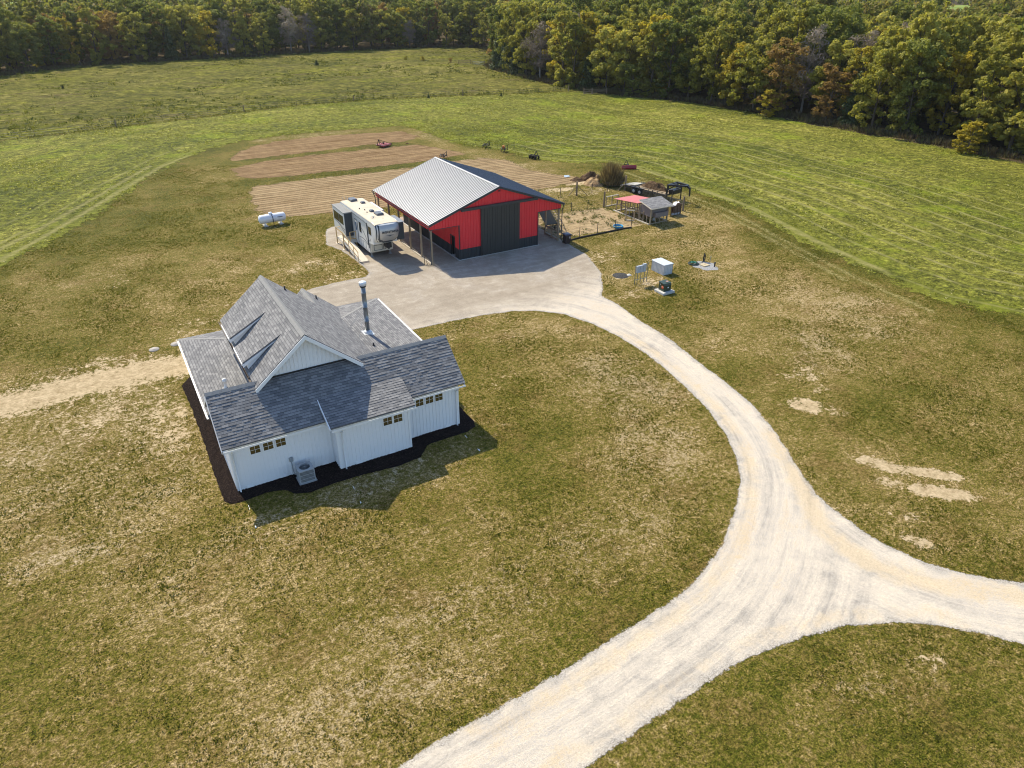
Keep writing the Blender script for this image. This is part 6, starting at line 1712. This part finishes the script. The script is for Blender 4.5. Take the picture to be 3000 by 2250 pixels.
def tree_proto(kind, Ht, Rc, base, nleaf, size, seed, conical=False):
    r = random.Random(seed)
    root = thing('tree', 'tree', 'tree', (0, 0, -50))
    b = MB()
    lean = (r.uniform(-.4, .4), r.uniform(-.4, .4))
    top = Ht * (.9 if conical else .72)
    tp = [(0, 0, -.3), (lean[0] * .3, lean[1] * .3, top * .33), (lean[0] * .8, lean[1] * .8, top * .66), (lean[0], lean[1], top)]
    b.tube(tp, [.24 * Ht / 14, .19 * Ht / 14, .12 * Ht / 14, .04], 7, caps=False)
    cs, rs = [], []
    nb = 15 if not conical else 0
    for k_ in range(nb):
        f_ = k_ / (nb - 1)
        z0_ = Ht * (base + .55 * (1 - base) * f_ * .9)
        ang = k_ * 2.4 + r.uniform(-.5, .5)
        zc = Ht * (base + (.93 - base) * f_) + r.uniform(-.5, .5)
        prof_ = math.sin(math.pi * min(1, max(0, (.12 + .83 * f_)))) ** .6
        rad = Rc * prof_ * r.uniform(.45, .95)
        if k_ == nb - 1: rad = r.uniform(0, .6)
        p_ = Vector((rad * math.cos(ang) + lean[0], rad * math.sin(ang) + lean[1], zc))
        q_ = Vector((lean[0] * z0_ / top, lean[1] * z0_ / top, min(z0_, top)))
        b.tube([q_, q_.lerp(p_, .5) + Vector((0, 0, -.2)), p_], [.075 * Ht / 14, .05 * Ht / 14, .02], 5, caps=False)
        cr = Rc * r.uniform(.34, .58)
        cs.append(tuple(p_)); rs.append((cr, cr, cr * r.uniform(.62, .95)))
        for j in range(2):
            d_ = Vector((r.uniform(-1, 1), r.uniform(-1, 1), r.uniform(-.6, .8))).normalized() * cr * 1.05
            cs.append(tuple(p_ + d_)); c2 = cr * r.uniform(.35, .6); rs.append((c2, c2, c2 * .8))
    if conical:
        for k_ in range(16):
            f_ = k_ / 15; w = Rc * (1 - f_) ** .8 * 1.0 + .15
            for j in range(3 if f_ < .8 else 1):
                a_ = r.uniform(0, 6.28)
                cs.append((w * .45 * math.cos(a_), w * .45 * math.sin(a_), Ht * (.05 + .93 * f_))); rs.append((w * .6, w * .6, Ht * .06))
    b.build('trunk', M_BARKP if kind == 'bare' else M_BARK, root)
    if kind != 'bare' and not conical: cs, rs = puffs(r, cs, rs, 150, Rc * .17)
    if kind == 'bare':
        V, T = leaf_cloud(cs, rs, nleaf, size, flat=.12, seed=seed, up=.2)
    else:
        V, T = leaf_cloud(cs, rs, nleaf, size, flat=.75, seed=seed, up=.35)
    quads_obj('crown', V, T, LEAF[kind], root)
    return root
PROTO = {
 'olive': [tree_proto('olive', 14, 3.6, .16, 6800, .21, 1), tree_proto('olive', 15, 3.2, .12, 6800, .21, 2), tree_proto('olive', 12.5, 3.9, .2, 6800, .22, 3)],
 'green': [tree_proto('green', 14.5, 3.5, .14, 6800, .21, 4), tree_proto('green', 13, 3.9, .18, 6800, .22, 5)],
 'yellow': [tree_proto('yellow', 12, 3.3, .14, 5600, .21, 6)],
 'rust': [tree_proto('rust', 13, 3.3, .15, 5200, .20, 7)],
 'cedar': [tree_proto('cedar', 9.5, 2.2, .03, 4200, .20, 8, True)],
 'bare': [tree_proto('bare', 12.5, 3.0, .25, 3600, .34, 9)],
}
WORDS = {'olive': 'olive tree', 'green': 'dark green tree', 'yellow': 'yellow-green tree', 'rust': 'rusty brown tree', 'cedar': 'dark conical cedar', 'bare': 'sparse grey-brown tree'}
NAMES = {'olive': 'broadleaf_tree', 'green': 'broadleaf_tree', 'yellow': 'broadleaf_tree', 'rust': 'autumn_tree', 'cedar': 'cedar_tree', 'bare': 'bare_tree'}
def ordinal(n):
    return '%d%s' % (n, 'th' if 10 <= n % 100 <= 20 else {1: 'st', 2: 'nd', 3: 'rd'}.get(n % 10, 'th'))
tr = random.Random(77)
used_proto = set()
def place_tree(kind, x, y, s, label, group):
    src = tr.choice(PROTO[kind])
    w_ = .45 + .55 * s
    sc = (w_ * tr.uniform(.95, 1.22), w_ * tr.uniform(.95, 1.22), s)
    t_ = copy_thing(src, (x, y, 0), tr.uniform(0, 6.28), sc, label)
    t_.name = NAMES[kind]; t_['group'] = group
    return t_
def walk(poly, step):
    out = []; acc = 0.0
    for (x0_, y0_), (x1_, y1_) in zip(poly[:-1], poly[1:]):
        L0 = math.hypot(x1_ - x0_, y1_ - y0_); nx_, ny_ = (y1_ - y0_) / L0, -(x1_ - x0_) / L0
        while acc < L0:
            out.append((x0_ + (x1_ - x0_) * acc / L0, y0_ + (y1_ - y0_) * acc / L0, nx_, ny_)); acc += step
        acc -= L0
    return out
FWD = Vector((math.sin(R(30.525)), math.cos(R(30.525))))
def visible(x, y, margin=1.15):
    dx, dy = x - CAM.x, y - CAM.y
    f_ = dx * FWD.x + dy * FWD.y; s_ = dx * FWD.y - dy * FWD.x
    return f_ > 20 and abs(s_) < f_ * .80 * margin + 6
ROWN = ['front row', 'second row', 'third row', 'fourth row', 'fifth row', 'sixth row', 'seventh row']
count = 0
occupied = []
def in_far_field(x, y):
    P = np.array([[x, y]])
    for f_ in FAR_FIELDS:
        if sdf(P, f_)[0] > -3: return True
    return False
WR = WOODR[::-1]      # near end first
WL = WOODL
def kind_pick(side, row, frac):
    u = tr.random()
    if side == 'R':
        if row == 0 and frac > .80: return 'cedar' if u < .45 else ('green' if u < .75 else 'olive')
        tab = (('olive', .56), ('green', .76), ('yellow', .87), ('rust', .91), ('bare', .96), ('cedar', 1.0))
    else:
        tab = (('olive', .36), ('green', .64), ('yellow', .74), ('rust', .84), ('bare', .94), ('cedar', 1.0))
    for k_, v in tab:
        if u <= v: return k_
for side, line, step, nrows, sign, woods in (('R', WR, 5.4, 6, 1, 'right-hand woods'), ('L', WL, 5.6, 4, -1, 'left-hand woods')):
    for row in range(nrows):
        pts_ = walk(line, step * (1 + .05 * row)); idx = 0
        for j, (x, y, nx_, ny_) in enumerate(pts_):
            # outward normal: away from the fields
            ox, oy = (nx_, ny_)
            test = np.array([[x + ox * 4, y + oy * 4]])
            if sdf(test, WOODFLOOR)[0] < 0: ox, oy = -ox, -oy
            off = 2.4 + row * 5.2 + tr.uniform(-1.6, 1.6)
            px_, py_ = x + ox * off + tr.uniform(-1.4, 1.4), y + oy * off + tr.uniform(-1.4, 1.4)
            if not visible(px_, py_): continue
            P = np.array([[px_, py_]])
            if sdf(P, WOODFLOOR)[0] < .6: continue
            if any((px_ - a) ** 2 + (py_ - c_) ** 2 < 9 for a, c_ in occupied): continue
            occupied.append((px_, py_))
            idx += 1; count += 1
            kd = kind_pick(side, row, j / len(pts_))
            s_ = {'R': tr.uniform(.98, 1.32), 'L': tr.uniform(.92, 1.28)}[side] * (1.0 if row else tr.uniform(.72, .98))
            if side == 'R': s_ *= 1.04
            end = 'near end' if side == 'R' else 'left end'
            place_tree(kd, px_, py_, s_, '%s, %s from the %s in the %s of the %s' % (WORDS[kd], ordinal(idx), end, ROWN[row], woods), 'trees of the ' + woods)
print('individual trees', count)
# trees and shrubs standing out on the meadow and at the wood edge
for i, (kd, x, y, s_, lab, nm_) in enumerate((('cedar', 40.9, 169.6, .22, 'small dark cedar alone in the middle of the far meadow', 'cedar_tree'),
        ('cedar', -26.1, 150.3, .13, 'tiny dark cedar alone on the left side of the far meadow', 'cedar_tree'),
        ('olive', 69.2, 168.9, .13, 'small olive bush in the far meadow, left of the yellow-green one', 'bush'),
        ('yellow', 73.5, 165.8, .14, 'small yellow-green bush in the far meadow near the rail pen', 'bush'),
        ('rust', 79.4, 157.5, .12, 'small brown bush beside the distant rail pen', 'bush'),
        ('cedar', 43.8, 96.2, .11, 'small dark green bush on the fence line left of centre', 'bush'),
        ('cedar', 59.2, 90.4, .10, 'small dark green bush on the fence line near the field gate', 'bush'),
        ('green', 85.6, 76.5, .45, 'pale green round young tree at the front edge of the right-hand woods', 'broadleaf_tree'),
        ('yellow', 91.2, 42.0, .42, 'low yellow-green tree leaning out of the right-hand woods edge', 'broadleaf_tree'),
        ('yellow', 92.4, 3.0, .40, 'low yellow-green tree at the near end of the right-hand woods edge', 'broadleaf_tree'))):
    t_ = copy_thing(PROTO[kd][0], (x, y, 0), i * 1.3, (s_ * 1.5, s_ * 1.5, s_), lab); t_.name = nm_
    t_['category'] = 'bush' if nm_ == 'bush' else 'tree'
# remove the prototypes
for k_, L0 in PROTO.items():
    for root in L0:
        for ch_ in list(root.children): bpy.data.objects.remove(ch_)
        bpy.data.objects.remove(root)
# distant woods: one mass far behind the individual trees
def far_woods():
    r = np.random.default_rng(5)
    pr = random.Random(3)
    Vs, Ts = [], []; n = 0
    f_ = 120.0
    while f_ < 1050:
        st = 6.2 + f_ * .016
        half = f_ * .80 + 10
        s_ = -half
        while s_ < half:
            jx, jy = r.uniform(-.45, .45, 2) * st
            x = CAM.x + FWD.x * (f_ + jy) + FWD.y * (s_ + jx); y = CAM.y + FWD.y * (f_ + jy) - FWD.x * (s_ + jx)
            s_ += st
            P = np.array([[x, y]])
            if sdf(P, WOODFLOOR)[0] < 2 or in_far_field(x, y): continue
            if f_ < 420 and any((x - a) ** 2 + (y - c_) ** 2 < 22 for a, c_ in occupied): continue
            # keep the sight lines towards the two distant pastures open
            ang = math.degrees(math.atan2(s_, f_))
            hmul = 1.0
            if -36 < ang < -27 and f_ > 300: hmul = .45
            if 22 < ang < 32 and 230 < f_ < 800: hmul = .62 if f_ < 330 else .34
            k_ = int(np.clip(2600 * (170 / f_) ** 1.9, 90, 2600)); size = min(.33 * max(1, f_ / 170) ** .85, 1.3)
            h = r.uniform(14, 20) * hmul; w = r.uniform(3.3, 4.6) * (1 + f_ / 1500)
            cs, rs = crown_clusters(pr, h, w, .3, 13 if f_ < 400 else 8)
            if f_ < 450: cs, rs = puffs(pr, cs, rs, 80, w * .20)
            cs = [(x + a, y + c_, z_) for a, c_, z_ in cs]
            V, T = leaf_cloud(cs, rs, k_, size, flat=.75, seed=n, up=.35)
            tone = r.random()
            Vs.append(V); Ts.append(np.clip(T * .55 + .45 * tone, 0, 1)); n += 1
        f_ += st * .95
    print('far trees', n, sum(len(t) for t in Ts))
    return np.concatenate(Vs), np.concatenate(Ts)
M_FAR = leaf_mat('distant_leaves', [(.10, (0.085, 0.104, 0.024)), (.35, (0.177, 0.189, 0.037)), (.55, (0.244, 0.238, 0.046)), (.72, (0.268, 0.201, 0.073)), (.80, (0.207, 0.213, 0.043)), (.95, (0.403, 0.348, 0.073))], .5, objvar=False)
V, T = far_woods()
tag(quads_obj('distant_woods', V, T, M_FAR), 'distant mixed woods behind the edge trees', 'woods', kind='stuff')
# brushy undergrowth along the wood edges
Vs, Ts = [], []
M_BRUSH = leaf_mat('dry_brush', [(.15, (.05, .038, .022)), (.45, (.12, .085, .05)), (.7, (.10, .11, .03)), (.95, (.20, .16, .08))], .2, objvar=False)
rb = np.random.default_rng(8)
for line in (WR, WL):
    for x, y, nx_, ny_ in walk(line, .8):
        if not visible(x, y): continue
        if sdf(np.array([[x + nx_ * 3, y + ny_ * 3]]), WOODFLOOR)[0] < 0: nx_, ny_ = -nx_, -ny_
        for j in range(4):
            o_ = rb.uniform(-.3, 4.5); h_ = rb.uniform(.4, 1.3)
            V, T = stems(26, (x + nx_ * o_ + rb.uniform(-.5, .5), y + ny_ * o_ + rb.uniform(-.5, .5), 0), .7, h_, .07, int(rb.integers(1e9)), .6)
            Vs.append(V); Ts.append(T * .5 + rb.random() * .5)
tag(quads_obj('undergrowth', np.concatenate(Vs), np.concatenate(Ts), M_BRUSH), 'dry brown brush along the foot of the woods', 'undergrowth', kind='stuff')
# coarse tufts standing on the meadow and along its fence
Vs, Ts = [], []
d_, _, _ = None, None, None
for k_ in range(5200):
    x, y = rb.uniform(-75, 108), rb.uniform(86, 210)
    P = np.array([[x, y]])
    if not visible(x, y, 1.0) or sdf(P, MEADOW)[0] < .5: continue
    h_ = rb.uniform(.2, .6)
    V, T = stems(12, (x, y, .1), rb.uniform(.3, 1.1), h_, .12, int(rb.integers(1e9)), .5)
    Vs.append(V); Ts.append(T * .4 + rb.random() * .6)
for x, y, nx_, ny_ in walk(FENCE, .55):
    for j in range(2 if rb.random() < .7 else 0):
        V, T = stems(11, (x + rb.uniform(-.3, .3), y + rb.uniform(-.6, 1.0), 0), .4, rb.uniform(.2, .6), .05, int(rb.integers(1e9)), .5)
        Vs.append(V); Ts.append(T * .5 + rb.random() * .5)
M_TUFT = leaf_mat('meadow_tufts', [(.1, (.055, .075, .015)), (.5, (.18, .185, .03)), (.8, (.29, .26, .06)), (.95, (.42, .38, .22))], .3, objvar=False)
tag(quads_obj('meadow_tufts', np.concatenate(Vs), np.concatenate(Ts), M_TUFT), 'coarse tufts of grass and weeds over the rough meadow and its fence line', 'weeds', kind='stuff')

# short tufts standing in the lawn, thicker where it is green
n_ = 560000
f_ = 12 + 92 * rb.random(n_) ** 1.05
s_ = (rb.random(n_) * 2 - 1) * (.78 * (.866 * f_ + 12) + 1)
kp_ = rb.random(n_) < np.clip((.866 * f_ + 12) / 70, .25, 1); f_ = f_[kp_]; s_ = s_[kp_]; n_ = len(f_)
P = np.stack([CAM.x + FWD.x * f_ + FWD.y * s_, CAM.y + FWD.y * f_ - FWD.x * s_], 1)
green = .45 * vnoise(P, .26, 41) + .35 * vnoise(P, 1.1, 42) + .2 * vnoise(P, 3.1, 43)
keep = rb.random(n_) < np.clip((green - .30) * 1.9, .05, .70)
keep &= (sdf(P, DRIVE) < -.12) & (sdf(P, MULCH) < -.1) & (bare_attr(P) < .5 + .25 * rb.random(n_)) & (sdf(P, HAY) < 0)
keep &= ~((P[:, 0] > -23.2) & (P[:, 0] < -9.8) & (P[:, 1] > -26.3) & (P[:, 1] < -10.6))
for pl_ in PLOTS: keep &= sdf(P, pl_) < .6 * (rb.random(n_) - .8)
for x0_, y0_, r_ in ((22.75, -12.9, 1.3), (14.2, -10.8, .8), (15.1, -15.78, 1.0), (18.1, -11.9, 1.1), (-24.8, -5.35, .4), (-23.3, -5.2, .4)): keep &= np.hypot(P[:, 0] - x0_, P[:, 1] - y0_) > r_
P = P[keep]; green = green[keep]; k_ = len(P)
dens = 3
C0 = np.repeat(P, dens, 0) + rb.normal(size=(k_ * dens, 2)) * .045
n_ = len(C0); a_ = rb.random(n_) * 6.283; h_ = rb.uniform(.02, .055, n_) * (.7 + np.repeat(green, dens)); w_ = rb.uniform(.014, .034, n_)
B0 = np.column_stack([C0, np.zeros(n_)]); U = np.column_stack([np.cos(a_), np.sin(a_), np.zeros(n_)]) * w_[:, None]
T0 = B0 + np.column_stack([rb.normal(size=n_) * .03, rb.normal(size=n_) * .03, h_])
V = np.stack([B0 - U, B0 + U, T0 + U * .6, T0 - U * .6], 1).reshape(-1, 3)
T = np.clip(1.05 - np.repeat(green, dens) * 1.1 + rb.normal(size=n_) * .14, 0, 1)
print('lawn tufts', k_)
M_LT = leaf_mat('lawn_tufts', [(.0, (.080, .092, .008)), (.35, (.145, .142, .014)), (.6, (.24, .195, .042)), (.95, (.44, .34, .15))], .4, objvar=False)
tag(quads_obj('lawn_tufts', V, T, M_LT), 'short tufts of grass over the lawn', 'grass', kind='stuff')

# leafy clumps over the cut hay field
n_ = 260000
f_ = 40 + 150 * rb.random(n_); s_ = (rb.random(n_) * 2 - 1) * (.78 * (.866 * f_ + 12) + 1)
P = np.stack([CAM.x + FWD.x * f_ + FWD.y * s_, CAM.y + FWD.y * f_ - FWD.x * s_], 1)
g_ = .5 * vnoise(P, .09, 51) + .3 * vnoise(P, .5, 52) + .2 * vnoise(P, 1.6, 53)
dw = wheel_attr(P)
keep = (sdf(P, HAY) > .1) & (rb.random(n_) < np.clip((g_ - .32) * 1.5, .04, .6)) & (dw < .3) & ((np.abs((inner_attr(P) * .31) % 1 - .5) > .11) | (lines_attr(P) < .4))
P = P[keep]; g_ = np.repeat(g_[keep], 3); n_ = len(P) * 3
C0 = np.repeat(P, 3, 0) + rb.normal(size=(n_, 2)) * .10
a_ = rb.random(n_) * 6.283; h_ = rb.uniform(.05, .14, n_); w_ = rb.uniform(.04, .10, n_)
B0 = np.column_stack([C0, np.full(n_, .03)]); U = np.column_stack([np.cos(a_), np.sin(a_), np.zeros(n_)]) * w_[:, None]
T0 = B0 + np.column_stack([rb.normal(size=n_) * .08, rb.normal(size=n_) * .08, h_])
V = np.stack([B0 - U, B0 + U, T0 + U * .7, T0 - U * .7], 1).reshape(-1, 3)
T = np.clip(.5 + rb.normal(size=n_) * .24 - (g_ - .5) * .5, 0, 1)
print('hay clumps', n_)
M_HC = leaf_mat('hay_clumps', [(.0, (.12, .135, .02)), (.4, (.22, .225, .04)), (.7, (.34, .325, .07)), (.98, (.60, .54, .26))], .5, objvar=False)
tag(quads_obj('hay_clumps', V, T, M_HC), 'leafy clumps of the cut green hay field', 'grass', kind='stuff')
# ------------------------------------------------------------------ thin haze in the air
b = MB(); b.box((-2800, -2800, -1.5), (2800, 2800, 30))
hz_ = b.build('haze', None)
hm_ = bpy.data.materials.new('haze_air'); hm_.use_nodes = True; ht = hm_.node_tree; ht.nodes.clear()
vo = ht.nodes.new('ShaderNodeVolumePrincipled'); vo.inputs['Density'].default_value = 0.00008; vo.inputs['Color'].default_value = (.84, .87, .90, 1); vo.inputs['Anisotropy'].default_value = .3
ho = ht.nodes.new('ShaderNodeOutputMaterial'); ht.links.new(vo.outputs[0], ho.inputs['Volume'])
hz_.data.materials.clear(); hz_.data.materials.append(hm_)
tag(hz_, kind='stuff')
